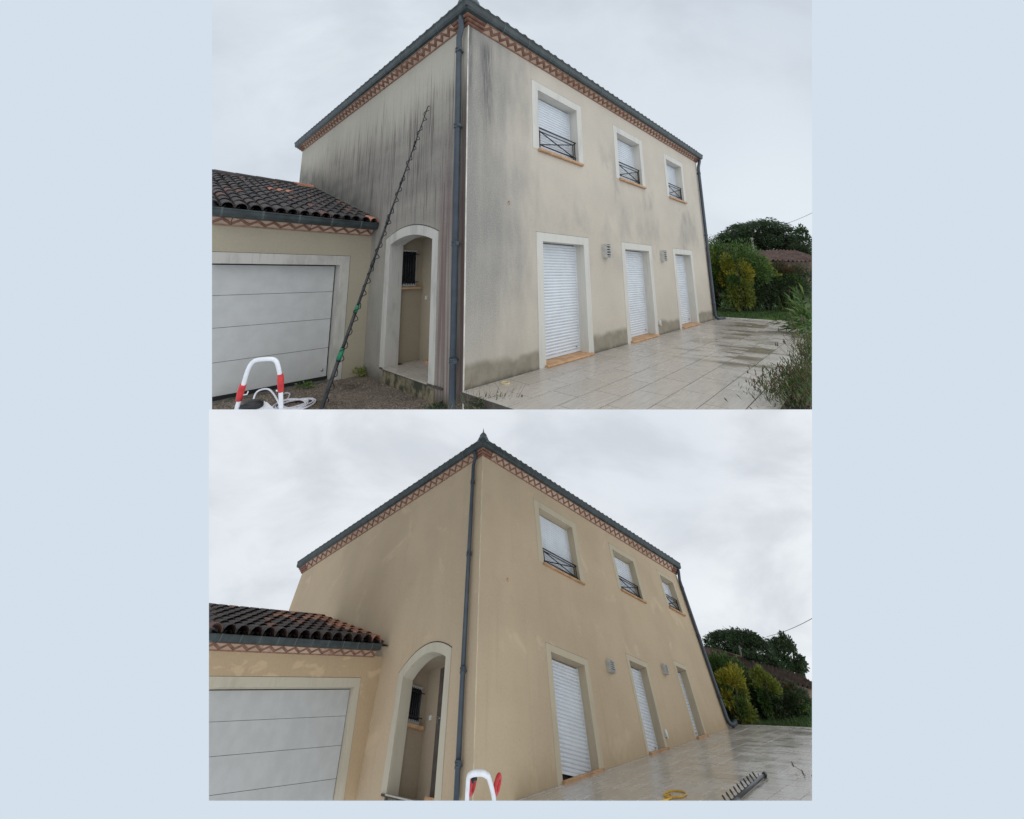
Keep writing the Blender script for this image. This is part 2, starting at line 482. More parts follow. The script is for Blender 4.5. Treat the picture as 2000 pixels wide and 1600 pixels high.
def place_mats(key):
    if key == 'dirty':
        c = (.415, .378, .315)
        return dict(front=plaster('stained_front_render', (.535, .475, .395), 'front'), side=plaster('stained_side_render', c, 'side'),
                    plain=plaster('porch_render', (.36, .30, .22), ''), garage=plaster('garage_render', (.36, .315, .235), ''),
                    band=band_mat('cream_surround', (.60, .575, .52), .35), band2=band_mat('weathered_surround', (.47, .445, .40), .7),
                    tile=roof_tile_mat('dark_roof_tile', [(.030, .025, .025), (.066, .050, .046), (.13, .07, .05), (.020, .017, .018)]),
                    otile=roof_tile_mat('orange_roof_tile', [(.42, .17, .10), (.50, .22, .14), (.46, .2, .12), (.30, .13, .08)]),
                    bead=simple('pale_corner_bead', (.66, .62, .55), .8, .15, 3))
    c = (.495, .385, .262)
    return dict(front=plaster('clean_front_render', c, 'cleanfront'), side=plaster('clean_side_render', (.49, .378, .258), 'cleanside'),
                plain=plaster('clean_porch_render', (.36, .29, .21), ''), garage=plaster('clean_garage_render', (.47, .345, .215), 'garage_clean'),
                band=band_mat('beige_surround', (.50, .425, .31), .25), band2=band_mat('washed_surround', (.50, .445, .345), .3),
                tile=roof_tile_mat('mixed_roof_tile', [(.030, .024, .023), (.060, .042, .035), (.26, .105, .06), (.10, .05, .035)], .37),
                otile=roof_tile_mat('washed_roof_tile', [(.36, .15, .09), (.46, .21, .13), (.20, .09, .06), (.12, .07, .055)], .1),
                bead=simple('cream_corner_bead', (.62, .52, .36), .8, .12, 3))

# ------------------------------------------------------------------ house pieces
def sheet_with_holes(mb, mapf, u0, u1, z0f, z1, holes):
    """wall rectangle with rectangular holes, z0f(u) is the foot line"""
    us = sorted({u0, u1, *[h[0] for h in holes], *[h[1] for h in holes]})
    zs = sorted({z1, *[h[2] for h in holes], *[h[3] for h in holes]})
    zs = [z for z in zs if z <= z1]
    for a, b in zip(us, us[1:]):
        prev = None
        for z in zs:
            lo = prev
            prev = z
            if lo is None:
                q = [(a, z0f(a)), (b, z0f(b)), (b, z), (a, z)]
                um, zm = (a + b) / 2, z - .01
            else:
                q = [(a, lo), (b, lo), (b, z), (a, z)]
                um, zm = (a + b) / 2, (lo + z) / 2
            if any(h[0] < um < h[1] and h[2] < zm < h[3] for h in holes): continue
            mb.quad(*[mapf(*k) for k in q])

def shutter(mb, a, b, z0, z1, y, pitch):
    n = max(4, int(round((z1 - z0) / pitch))); p = (z1 - z0) / n
    prof = []
    for i in range(n):
        zb = z0 + i * p
        prof += [(y + .018, zb), (y + .018, zb + p * .07), (y + .005, zb + p * .12), (y - .002, zb + p * .32), (y - .004, zb + p * .55), (y + .002, zb + p * .80), (y + .014, zb + p * .99)]
    prof.append((y + .018, z1))
    vs = []
    for yy, zz in prof: vs += [(a, yy, zz), (b, yy, zz)]
    fs = [(2 * i, 2 * i + 1, 2 * i + 3, 2 * i + 2) for i in range(len(prof) - 1)]
    mb.add(vs, fs)
    mb.box(a, b, y + .02, y + .03, z0, z1)

def make_opening(D, MT, root, o, upper):
    a, b, z0, z1 = o
    bw = .105 * (b - a); tb = .113 * (z1 - z0) if upper else .068 * (z1 - z0)
    ai, bi, zt = a + bw, b - bw, z1 - tb
    rev = D['rev']; vs = D['vs']
    zb = z0 if not upper else z0 + .05 * vs
    foot = lambda u: D['gx'] * u - .02
    win = part('window' if upper else 'patio_door', MB().box(ai + .001, bi - .001, rev + .035, rev + .06, zb, zt), MAT['seal'], root)
    s = MB()
    pr = .007
    za = z0 if upper else None
    def bandbox(u0, u1, w0, w1): s.box(u0, u1, -pr, .03, w0, w1)
    if upper:
        bandbox(a, ai, z0, z1); bandbox(bi, b, z0, z1)
    else:
        for u0, u1 in ((a, ai), (bi, b)):
            vsx = [(u, yy, zz) for u in (u0, u1) for yy in (-pr, .03) for zz in (foot(u), z1)]
            s.add(vsx, [(0, 1, 3, 2), (4, 6, 7, 5), (0, 4, 5, 1), (2, 3, 7, 6), (0, 2, 6, 4), (1, 5, 7, 3)])
    s.box(ai, bi, -pr, .03, zt, z1)
    # reveals
    zl = zb if upper else z0 - .3
    s.box(ai - .02, ai, .03, rev + .06, zl, zt + .02); s.box(bi, bi + .02, .03, rev + .06, zl, zt + .02)
    s.box(ai, bi, .03, rev + .06, zt, zt + .02)
    part('surround', s, MT['band'], win)
    # fine shadow joint round the band
    j = MB()
    j.box(a - .006, b + .006, -.003, .01, z1, z1 + .006)
    j.box(b, b + .006, -.003, .01, z0 if upper else foot(b), z1)
    part('joint', j, MAT['slab'], win)
    sh = MB()
    base = zb + (.0 if upper else .05 * vs)
    shutter(sh, ai + .018, bi - .018, base + .05 * vs, zt - .012, rev, (.0525 if vs == 1 else .066) * vs)
    part('roller_shutter', sh, MAT['shutter'], win)
    eb = MB().box(ai + .018, bi - .018, rev - .008, rev + .016, base + .006, base + .05 * vs)
    part('bottom_bar', eb, MAT['shutter'], win)
    for q in (ai, bi - .017): part('guide_rail', MB().box(q, q + .017, rev - .012, rev + .03, base, zt), MAT['shutter'], win)
    if not upper:
        lk = MB().lathe([(.012, 0), (.012, .02)], (bi - .12, rev - .024, base + .10 * vs), 8, 1)
        part('lock', lk, MAT['steel'], win)
    sl = MB()
    if upper:
        prof = [(rev + .03, zb - .002), (rev + .03, zb - .07 * vs), (-.045, zb - .085 * vs), (-.06, zb - .075 * vs), (-.06, zb - .045 * vs), (-.045, zb - .03 * vs)]
        u0, u1 = ai - .03, bi + bw * .62
    else:
        h = .05 * vs
        prof = [(rev + .03, zb + h), (rev + .03, zb - .12), (-.06, zb - .12), (-.075, zb), (-.085, zb + h * .45), (-.07, zb + h * .85)]
        u0, u1 = ai - .03, bi + bw * .45
    n = len(prof)
    vv = [(u0, q[0], q[1]) for q in prof] + [(u1, q[0], q[1]) for q in prof]
    sl.add(vv, [tuple(range(n)), tuple(range(2 * n - 1, n - 1, -1))] + [(i, n + i, n + (i + 1) % n, (i + 1) % n) for i in range(n)])
    if not upper: sl.v = [(v[0], v[1], v[2] + D['gx'] * (v[0] - (a + b) / 2)) for v in sl.v]
    part('sill', sl, MAT['sill'], win)
    if upper:
        r = MB(); t = .011
        y0 = .06; zt2 = zb + .42 * vs; zm = zb + .355 * vs; zl = zb + .09 * vs
        ins = .08 * (bi - ai)
        def bar(p, q, rr=t): r.tube([p, q], rr, 6)
        bar((ai, y0, zt2), (bi, y0, zt2), .014)
        bar((ai + ins, y0, zm), (bi - ins, y0, zm)); bar((ai + .0, y0, zl), (bi, y0, zl))
        for u, e in ((ai + ins, ai), (bi - ins, bi)):
            bar((u, y0, zm), (u, y0, zl)); bar((e, y0, zt2), (u, y0, zm))
            bar((u, y0, zl), (u, y0, zb)); 
        um = (ai + bi) / 2; zc = (zm + zl) / 2
        bar((ai + ins, y0, zm), (bi - ins, y0, zl)); bar((ai + ins, y0, zl), (bi - ins, y0, zm))
        bar((bi - ins * .35, y0, zt2), (bi - ins * .35, y0, zb)); bar((ai + ins, y0 , zl), (bi - ins, y0, zl - .02), .008)
        part('guard_rail', r, MAT['iron'], win)
    return (ai, bi, zb if upper else -9, zt)

def arch_pts(y0, y1, zs, za, n=14):
    out = []
    for i in range(n + 1):
        t = -1 + 2 * i / n
        out.append(((y0 + y1) / 2 + t * (y1 - y0) / 2, zs + (za - zs) * (1 - t * t)))
    return out

def tile_mesh(name, L=.46, R=.105, taper=.85, th=.014, n=6):
    """one half-barrel clay tile, lying along +y (up the slope), hump up"""
    mb = MB(); vs = []
    for yy, r in ((0, R), (L, R * taper)):
        for ro in (r, r - th):
            for k in range(n + 1):
                an = math.pi * k / n
                vs.append((ro * math.cos(an), yy, ro * math.sin(an) * .92))
    m = n + 1; fs = []
    for k in range(n):
        fs.append((k, k + 1, 2 * m + k + 1, 2 * m + k)); fs.append((m + k, 3 * m + k, 3 * m + k + 1, m + k + 1))
        fs.append((k, m + k, m + k + 1, k + 1)); fs.append((2 * m + k, 2 * m + k + 1, 3 * m + k + 1, 3 * m + k))
    fs.append((0, 2 * m, 3 * m, m)); fs.append((n, m + n, 3 * m + n, 2 * m + n))
    mb.add(vs, fs, False)
    return mb.mesh(name, (0, 0, 0), CUR['s'])

def frieze_meshes(l, zc, waves):
    """one moulded cornice tile: sloping face, zigzag rib, top and bottom lips; runs along +x, outward is -y, foot at z 0"""
    face = MB()
    o1 = .035; o2 = .115
    face.add([(0, -.012, .018), (l, -.012, .018), (l, -o2, zc - .022), (0, -o2, zc - .022), (0, .02, .018), (l, .02, .018), (l, .02, zc - .022), (0, .02, zc - .022)],
             [(0, 1, 2, 3), (4, 7, 6, 5), (0, 4, 5, 1), (3, 2, 6, 7), (0, 3, 7, 4), (1, 5, 6, 2)])
    rib = MB()
    zb, zt = .024, zc - .030
    def fp(u, z, out):
        k = (z - .018) / (zc - .040)
        return (u, -.012 - (o2 - .012) * k - out, z)
    wl = l / waves; hw = .020
    n = waves * 2
    path = [(i * wl / 2, zb + .012 if i % 2 == 0 else zt - .004) for i in range(n + 1)]
    for (u0, w0), (u1, w1) in zip(path, path[1:]):
        q = []
        for out in (.0, .020):
            hh = hw if out == 0 else hw * .55
            q += [fp(u0, w0 - hh, out), fp(u1, w1 - hh, out), fp(u1, w1 + hh, out), fp(u0, w0 + hh, out)]
        rib.add(q, [(4, 5, 6, 7), (0, 1, 5, 4), (2, 3, 7, 6), (0, 4, 7, 3), (1, 2, 6, 5)])
    lip = MB()
    lip.box(0, l, -.022, .02, 0, .018); lip.box(0, l, -o2 - .014, .02, zc - .022, zc)
    s = CUR['s']
    return [m.mesh(nm, (0, 0, 0), s) for m, nm in ((face, 'cornice_tile'), (rib, 'zigzag_rib'), (lip, 'moulding'))]

def frieze_run(root, p0, direction, length, target, zc, waves=5):
    n = max(1, round(length / target)); l = length / n - .012
    f, r, li = frieze_meshes(l, zc, waves)
    f.materials.append(MAT['frieze']); r.materials.append(MAT['rib']); li.materials.append(MAT['lip'])
    dx = Vector(direction); up = Vector((0, 0, 1)); dy = up.cross(dx)
    rot = Matrix((dx, dy, up)).transposed().to_4x4()
    for i in range(n):
        m = Matrix.Translation(Vector(p0) + dx * (i * length / n)) @ rot
        t = inst('cornice_tile', f, m, root)
        for me, nm in ((r, 'zigzag_rib'), (li, 'moulding')):
            o = bpy.data.objects.new(nm, me); link(o, t)

def swept_rings(mb, prof, path):
    """profile (outward, z) along an L shaped path (mitred corner at the origin): arm along +y, corner, arm along +x"""
    a, b = path
    vs = []
    for o, z in prof: vs += [(-o, a, z), (-o, -o, z), (b, -o, z)]
    n = len(prof); fs = []
    for i in range(n):
        j = (i + 1) % n
        for k in range(2): fs.append((i * 3 + k, i * 3 + k + 1, j * 3 + k + 1, j * 3 + k))
    fs.append(tuple(i * 3 for i in range(n))); fs.append(tuple(i * 3 + 2 for i in range(n))[::-1])
    mb.add(vs, fs)

def build_house(key, D, MT):
    dirty = key == 'dirty'
    L, W, H, gx, gy, vs = D['L'], D['W'], D['H'], D['gx'], D['gy'], D['vs']
    g = lambda x, y: gx * x + gy * y
    root = thing('house', 'dirty two-storey house with black and reddish algae streaks down its cream walls' if dirty else
                 'clean two-storey house with evenly tan washed walls and no streaks', 'house', (0, 0, 0), 'the house before and after washing')
    P = D['porch']
    # ---- openings first, they return the clear hole
    fh = [make_opening(D, MT, root, o, True) for o in D['wins']] + [make_opening(D, MT, root, o, False) for o in D['doors']]
    fw = MB()
    sheet_with_holes(fw, lambda u, z: (u, 0, z), 0, L, lambda u: g(u, 0) - (.45 if u < .01 else .12), H, fh)
    part('front_wall', fw, MT['front'], root)
    sw = MB()
    yi0, yi1 = P['yi']; zis, zia = P['zi']; zf = P['zf']; sl_ = P.get('slope', 0.); low = zf - (.4 if sl_ else 0)
    def tip(m):
        m.v = [(v[0], v[1], v[2] + sl_ * (v[1] - yi1)) for v in m.v]; return m
    sheet_with_holes(sw, lambda u, z: (0, u, z), 0, W, lambda u: min(g(0, u), 0) - .5, H, [(yi0, yi1, low, zia)])
    ap = arch_pts(yi0, yi1, zis, zia)
    for (ya, za), (yb, zb) in zip(ap, ap[1:]):
        sw.quad((0, ya, za), (0, yb, zb), (0, yb, zia), (0, ya, zia))
    part('side_wall', sw, MT['side'], root)
    rw = MB()
    rw.quad((L, 0, g(L, 0) - .3), (L, W, g(L, 0) - .3), (L, W, H), (L, 0, H)); rw.quad((0, W, -.4), (L, W, -.4), (L, W, H), (0, W, H))
    part('rear_wall', rw, MT['garage'], root)
    cb = MB().box(-.004, .010, -.004, .010, -.40 if dirty else -.1, H)
    part('corner_bead', cb, MT['bead'], root)
    # ---- porch
    pr = MB(); d = P['d']; y0, y1 = P['yb']; zc = zia + .04
    pr.quad((.25, y1, low), (d, y1, low), (d, y1, zc), (.25, y1, zc)); pr.quad((d, y0, low), (d, y1, low), (d, y1, zc), (d, y0, zc))
    pr.quad((.25, y0, low), (d, y0, low), (d, y0, zc), (.25, y0, zc)); pr.quad((.25, y0, zc), (d, y0, zc), (d, y1, zc), (.25, y1, zc))
    pr.quad((.25, y0, low), (.25, yi0, low), (.25, yi0, zc), (.25, y0, zc)); pr.quad((.25, yi1, low), (.25, y1, low), (.25, y1, zc), (.25, yi1, zc))
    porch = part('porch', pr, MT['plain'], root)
    s = MB(); pj = -.012
    yo0, yo1 = P['yo']; zos, zoa = P['zo']
    ob = arch_pts(yo0, yo1, zos, zoa); ib = arch_pts(yi0, yi1, zis, zia)
    zb0 = zf - .02
    zq = lambda y: zb0 + sl_ * (y - yi1)
    outl = [(yo0, zq(yo0))] + ob + [(yo1, zq(yo1))]; inl = [(yi0, zq(yi0))] + ib + [(yi1, zq(yi1))]
    n = len(outl)
    V = [(pj, *q) for q in outl] + [(pj, *q) for q in inl] + [(.02, *q) for q in outl] + [(.25, *q) for q in inl]
    F = []
    for i in range(n - 1):
        F += [(i, i + 1, n + i + 1, n + i), (i, 2 * n + i, 2 * n + i + 1, i + 1), (n + i, n + i + 1, 3 * n + i + 1, 3 * n + i)]
    s.add(V, F)
    part('arch_surround', s, MT['band2'], porch)
    jn = MB(); oj = arch_pts(yo0 - .008, yo1 + .008, zos + .004, zoa + .012)
    jn.tube([(-.004, *q) for q in oj], .006, 4)
    part('joint', jn, MAT['slab'], porch)
    pf = part('porch_floor', tip(MB().box(-.03, d, y0, y1, zf - .025, zf)), MAT['grout'], porch)
    pvm = paving_mat('porch_paving_' + key, root, 0.)
    for i in range(2):
        for k in range(3):
            yy = yi0 - .3 + k * .6
            ta, tb = max(yy, yi0 if i == 0 else y0) + .002, min(yy + .6, yi1 if i == 0 else y1) - .004
            if tb - ta > .05: part('floor_tile', tip(MB().box(-.035 + i * .40, .36 + i * .40, ta, tb, zf - .012, zf + .004)), pvm, porch)
    st = MB().box(-.012, .3, yo0, yi1 + .03, zf - .6, zf - .026)
    part('step', tip(st), MAT['stone'], porch)
    # small barred window in the porch side wall
    wx0, wx1 = .28, .585; wz0 = zf + 1.40 * vs; wz1 = zf + 2.0 * vs
    if not dirty: wz0, wz1 = zf + .82, zf + 1.20
    pw = MB().box(wx0, wx1, y1 - .012, y1 - .006, wz0, wz1)
    part('porch_window', pw, MAT['glass'], porch)
    fr = MB()
    fr.box(wx0 - .02, wx1 + .02, y1 - .035, y1 - .004, wz0 - .05, wz0); fr.box(wx1, wx1 + .025, y1 - .03, y1 - .004, wz0, wz1 + .03)
    fr.box(wx0 - .02, wx1, y1 - .03, y1 - .004, wz1, wz1 + .03)
    part('window_frame', fr, MAT['upvc'], porch)
    br = MB()
    for i in range(6):
        u = wx0 + .03 + i * (wx1 - wx0) / 6
        br.tube([(u, y1 - .06, wz0 - .02), (u, y1 - .06, wz1 + .0)], .007, 6)
    for z in (wz0 + .03, wz1 - .05): br.tube([(wx0 - .02, y1 - .06, z), (wx1 + .06, y1 - .06, z)], .007, 6)
    part('window_bars', br, MAT['iron'], porch)
    part('window_sill', MB().box(wx0 - .03, wx1 + .11, y1 - .09, y1 - .002, wz0 - .10, wz0 - .06), MAT['sill'], porch)
    dz1 = zf + 2.05 * vs if dirty else zia
    part('front_door', MB().box(d - .012, d - .004, y0 + .02, y1 - .38, low + .03, dz1), MAT['door'], porch)
    part('door_sill', tip(MB().box(d - .10, d - .001, y0 + .02, y1 - .34, zf + .005, zf + .05)), MAT['sill'], porch)
    part('door_handle', MB().box(d - .03, d - .012, y1 - .46, y1 - .42, zf + .98 * vs, zf + 1.1 * vs).tube([(d - .05, y1 - .44, zf + 1.05 * vs), (d - .05, y1 - .54, zf + 1.05 * vs)], .009, 6), MAT['steel'], porch)
    part('bell_push', MB().box(d - .018, d - .001, y1 - .22, y1 - .16, zf + 1.10 * vs, zf + 1.17 * vs), MAT['plastic_w'], porch)
    # ---- cornice
    zc = D['cor']; cl = .28
    frieze_run(root, (cl, 0, H - .01), (1, 0, 0), L - 2 * cl, 1.0 if dirty else 1.25, zc)
    frieze_run(root, (0, W - cl, H - .01), (0, -1, 0), W - 2 * cl, 1.0 if dirty else 1.25, zc)
    ringp = []
    for k in range(3):
        z0 = H - .01 + zc * k / 3; o = .02 + .04 * k; h = zc / 3
        ringp.append([(-.02, z0), (o, z0), (o + .018, z0 + h * .25), (o + .022, z0 + h * .55), (o + .012, z0 + h * .9), (-.02, z0 + h * .98)])
    def cornercorn(tr):
        c = MB()
        for p in ringp: swept_rings(c, p, (cl - .003, cl - .003))
        c.v = [tr(v) for v in c.v]
        part('cornice_corner', c, MAT['rib'], root)
    cornercorn(lambda v: v)
    cornercorn(lambda v: (L - v[0], v[1], v[2])); cornercorn(lambda v: (v[0], W - v[1], v[2]))
    # ---- gutter
    gd, g0, g1 = D['gut']; zb, zt = H + g0, H + g1
    gp = [(.02, zb + .015), (gd * .62, zb), (gd * .88, zb + .02), (gd * .97, zb + .06), (gd, zt - .03), (gd + .012, zt - .012), (gd + .012, zt), (gd - .012, zt),
          (gd - .02, zb + .06), (gd * .6, zb + .02), (.02, zb + .03)]
    gut = part('gutter', MB().sweep_rect(gp, L, W), MAT['zinc'], root)
    jp = [(gd * .62, zb - .003), (gd * .88 + .002, zb + .017), (gd * .97 + .004, zb + .06), (gd + .004, zt - .03), (gd + .016, zt - .010), (gd + .016, zt + .003), (gd - .01, zt + .003), (gd - .02, zb + .05)]
    jm = MB(); nn = len(jp)
    jm.add([(x, -o, z) for x in (0, .022) for o, z in jp], [(i, (i + 1) % nn, nn + (i + 1) % nn, nn + i) for i in range(nn)] + [tuple(range(nn)), tuple(range(2 * nn - 1, nn - 1, -1))])
    jme = jm.mesh('gutter_joint', (0, 0, 0), CUR['s']); jme.materials.append(MAT['zinc_joint'])
    for i in range(int(L / .62)): inst('gutter_joint', jme, Matrix.Translation((.62 + i * .62, 0, 0)), gut)
    for i in range(int(W / .62)): inst('gutter_joint', jme, Matrix.Translation((0, .62 + i * .62, 0)) @ Matrix.Rotation(-math.pi / 2, 4, 'Z'), gut)
    cm_ = MB().box(-gd - .016, -gd + .02, -gd - .016, -gd + .02, zb + .03, zt + .004)
    part('corner_joint', cm_, MAT['zinc'], gut)
    # ---- hip roof
    e = gd - .03; zr = zt - .02; pit = math.tan(math.radians(16)); rr = (W / 2 + e) * pit
    rf = MB()
    rf.add([(-e, -e, zr), (L + e, -e, zr), (L + e, W + e, zr), (-e, W + e, zr), (W / 2, W / 2, zr + rr), (L - W / 2, W / 2, zr + rr)],
           [(0, 1, 5, 4), (1, 2, 5), (2, 3, 4, 5), (3, 0, 4), (0, 3, 2, 1)])
    roof = part('roof', rf, MT['tile'], root)
    tm = tile_mesh('roof_tile', .5, .10); tm.materials.append(MT['tile'])
    tilt = Matrix.Rotation(math.atan(pit), 4, 'X')
    for i in range(int((L - .3) / .22)):
        inst('roof_tile', tm, Matrix.Translation((.25 + i * .22, -e - .02, zr - .045)) @ tilt @ Matrix.Rotation(rnd.uniform(-.03, .03), 4, 'Z'), roof)
    for i in range(int((W - .3) / .22)):
        inst('roof_tile', tm, Matrix.Translation((-e - .02, .25 + i * .22, zr - .055)) @ Matrix.Rotation(-math.pi / 2, 4, 'Z') @ tilt @ Matrix.Rotation(rnd.uniform(-.03, .03), 4, 'Z'), roof)
    # ---- finials
    def finial(c, k, cut=None):
        m = MB(); x, y, z = c
        pts = [(.17, -.06), (.15, .02), (.115, .07), (.11, .10), (.075, .12), (.085, .16), (.05, .20), (.022, .235), (.014, .26), (.002, .34)]
        m.lathe([(r * k, h * k) for r, h in pts], (x, y, z), 8)
        part('finial', m, MAT['finial'], roof)
    finial((-.02, -.02, zr + (.10 if dirty else .05)), 1.15 if dirty else 1.2)
    finial((L + .14, -.08, zt), .28); finial((-.1, W + .14, zt), .28)
    # ---- downpipes
    py = D['pipe_y']; foot = -.3 if dirty else g(-.1, py) - .3
    pp = [(-gd * .6, py - .10, zb + .02), (-gd * .6, py - .09, zb - .08), (-gd * .45, py - .06, zb - .18), (-.09, py - .01, zb - .32), (-.08, py, zb - .42), (-.08, py, foot)]
    dp = part('downpipe', MB().tube(pp, .045, 12), MAT['pipe'], root)
    zs = (4.93, 3.66, 1.89, .33) if dirty else (4.45, 3.0, 1.35, .4)
    for z in zs:
        c = MB().tube([(-.08, py, z), (-.08, py, z + .02)], .056, 12).tube([(-.08, py, z + .05), (-.08, py, z + .07)], .056, 12).tube([(-.08, py, z + .018), (-.08, py, z + .052)], .050, 12)
        c.box(-.05, .0, py - .015, py + .015, z + .02, z + .05).box(-.12, -.07, py - .075, py - .035, z + .012, z + .058)
        part('collar', c, MAT['pipe'], dp)
    xr = L - .03; zg = g(L, 0)
    pp = [(L + .03, -gd * .6, zb + .02), (L + .02, -gd * .6, zb - .08), (xr, -.07, zb - .30), (xr, -.065, zb - .4), (xr, -.065, zg + .16), (xr + .02, -.085, zg + .08), (xr + .10, -.12, zg + .045), (xr + (.42 if dirty else .20), -.22, zg + .03 + gx * .4)]
    dp2 = part('downpipe', MB().tube(pp, .05, 10), MAT['pipe'], root)
    for z in (zb - .55, (zb + zg) / 2, zg + .5):
        part('collar', MB().tube([(xr, -.065, z), (xr, -.065, z + .06)], .058, 10), MAT['pipe'], dp2)
    # ---- small fittings
    ox, oz = D['outlet']
    part('outlet_box', MB().box(ox - .03, ox + .03, -.05, .01, oz - .05, oz + .05).box(ox - .012, ox + .012, -.06, -.05, oz - .07, oz - .01), MAT['plastic_w'], root)
    hz = 2.62 if dirty else 2.75
    part('wall_hook', MB().tube([(.86, .0, hz + .02), (.86, -.03, hz + .025), (.87, -.035, hz), (.86, -.02, hz - .03)], .008, 6), MAT['sill'], root)
    return root

# ------------------------------------------------------------------ garage
def build_garage(key, D, MT):
    dirty = key == 'dirty'
    CUR['M'] = D['M'] @ D['gM']; CUR['s'] = D['gs']
    Y = 2.97; XE = .0 if dirty else .9; XL = -4.2 if dirty else -7.2; zg = -.29
    root = thing('garage', 'low garage with white door and dark tiled roof beside the streaked dirty house' if dirty else
                 'low garage with white door and part-washed orange tiles beside the clean tan house', 'garage', (-1.6, Y, zg), 'the garage before and after washing')
    xo, zo, xi, zi, rev = -.40, 1.87, -.565, 1.705, .2
    w = MB()
    sheet_with_holes(w, lambda u, z: (u, Y, z), XL, XE, lambda u: zg - .4, 2.30, [(XL + .3, xi, zg - .9, zi)])
    part('wall', w, MT['garage'], root)
    side = MB(); side.quad((XL, Y, zg - .3), (XL, 6.83, zg - .3), (XL, 6.83, 3.7), (XL, Y, 2.3)); side.quad((XL, 6.9, zg - .3), (XE, 6.9, zg - .3), (XE, 6.9, 3.7), (XL, 6.9, 3.7))
    part('side_wall', side, MT['garage'], root)
    s = MB()
    s.box(xi, xo, Y - .008, Y + .03, zg - .1, zo); s.box(XL, xi, Y - .008, Y + .03, zi, zo)
    s.box(xi, xi + .02, Y + .03, Y + rev + .06, zg - .1, zi + .02); s.box(XL, xi, Y + .03, Y + rev + .06, zi, zi + .02)
    part('surround', s, MT['band2'], root)
    j = MB().box(xo, xo + .007, Y - .004, Y + .01, zg - .1, zo).box(XL, xo + .007, Y - .004, Y + .01, zo, zo + .007)
    part('joint', j, MAT['slab'], root)
    gdoor = part('garage_door', MB().box(XL + .3, xi - .004, Y + rev + .03, Y + rev + .06, zg - .05, zi), MAT['seal'], root)
    zs = [-.235, .245, .745, 1.225, 1.69]
    for a, b in zip(zs, zs[1:]):
        p = MB(); x0, x1 = XL + .3, xi - .022; y0 = Y + rev
        c = .0035
        p.add([(x0, y0, a + c), (x1, y0, a + c), (x1, y0, b - c), (x0, y0, b - c), (x0, y0 + .012, a + .002), (x1, y0 + .012, a + .002), (x1, y0 + .012, b - .002), (x0, y0 + .012, b - .002)],
              [(0, 1, 2, 3), (0, 4, 5, 1), (1, 5, 6, 2), (2, 6, 7, 3)])
        part('panel', p, MAT['gdoor'], gdoor)
    part('bottom_seal', MB().box(XL + .3, xi - .006, Y + rev - .012, Y + rev + .02, zg - .0, -.236), MAT['seal'], gdoor)
    part('lock', MB().lathe([(.022, 0), (.022, .012)], (xi - .10, Y + rev - .013, -.12), 10, 1), MAT['steel'], gdoor)
    part('threshold', MB().box(XL, xo, Y - .02, Y + rev + .1, zg - .1, zg + .004), MAT['slab'], root)
    # cornice
    run = 3.36 if dirty else 5.6
    frieze_run(root, (-.02 - run, Y, 2.275), (1, 0, 0), run, 1.12 if dirty else 1.9, .13)
    # gutter
    gy = Y - .29
    gp = [(0.27, 2.41), (.13, 2.385), (.04, 2.39), (.012, 2.43), (.0, 2.475), (-.012, 2.49), (-.012, 2.505), (.012, 2.505), (.03, 2.43), (.13, 2.405), (.27, 2.43)]
    m = MB(); n = len(gp)
    xe = -.02 if dirty else .02
    m.add([(x, gy + o, z) for x in (XL, xe) for o, z in gp], [(i, (i + 1) % n, n + (i + 1) % n, n + i) for i in range(n)] + [tuple(range(n, 2 * n))])
    m.add([(xe, gy + o, z) for o, z in ((.27, 2.41), (.13, 2.385), (.04, 2.39), (.0, 2.475), (-.012, 2.505), (.27, 2.505))], [tuple(range(6))])
    gut = part('gutter', m, MAT['zinc'], root)
    jp = [(.13, 2.381), (.038, 2.386), (.008, 2.43), (-.004, 2.475), (-.016, 2.49), (-.016, 2.509), (.01, 2.509), (.03, 2.44)]
    jm = MB(); nn = len(jp)
    jm.add([(x, o, z) for x in (0, .028) for o, z in jp], [(i, (i + 1) % nn, nn + (i + 1) % nn, nn + i) for i in range(nn)] + [tuple(range(nn)), tuple(range(2 * nn - 1, nn - 1, -1))])
    jme = jm.mesh('gutter_joint', (0, 0, 0), CUR['s']); jme.materials.append(MAT['zinc_joint'])
    for i in range(7 if dirty else 13): inst('gutter_joint', jme, Matrix.Translation((-.36 - i * .52, gy, 0)), gut)
    # roof
    y0, z0, y1, z1 = Y - .20, 2.515, 6.83, 3.90
    sl = math.atan2(z1 - z0, y1 - y0); ln = math.hypot(z1 - z0, y1 - y0)
    rf = MB(); rf.quad((XL, y0, z0 - .02), (XE + .02, y0, z0 - .02), (XE + .02, y1, z1 - .02), (XL, y1, z1 - .02))
    rf.quad((XL, y0, z0 - .04), (XL, y1, z1 - .04), (XE + .02, y1, z1 - .04), (XE + .02, y0, z0 - .04))
    roof = part('roof', rf, MT['tile'], root)
    tsp, trd, rows, ncol = (.174, .088, 12, 19) if dirty else (.36, .185, 8, 17)
    ex = (ln - .05) / rows
    tm = tile_mesh('roof_tile', ex + .09, trd, .84); tm.materials.append(MT['tile'])
    to = tm.copy(); to.name = 'orange_roof_tile'; to.materials.clear(); to.materials.append(MT['otile'])
    ch = MB()
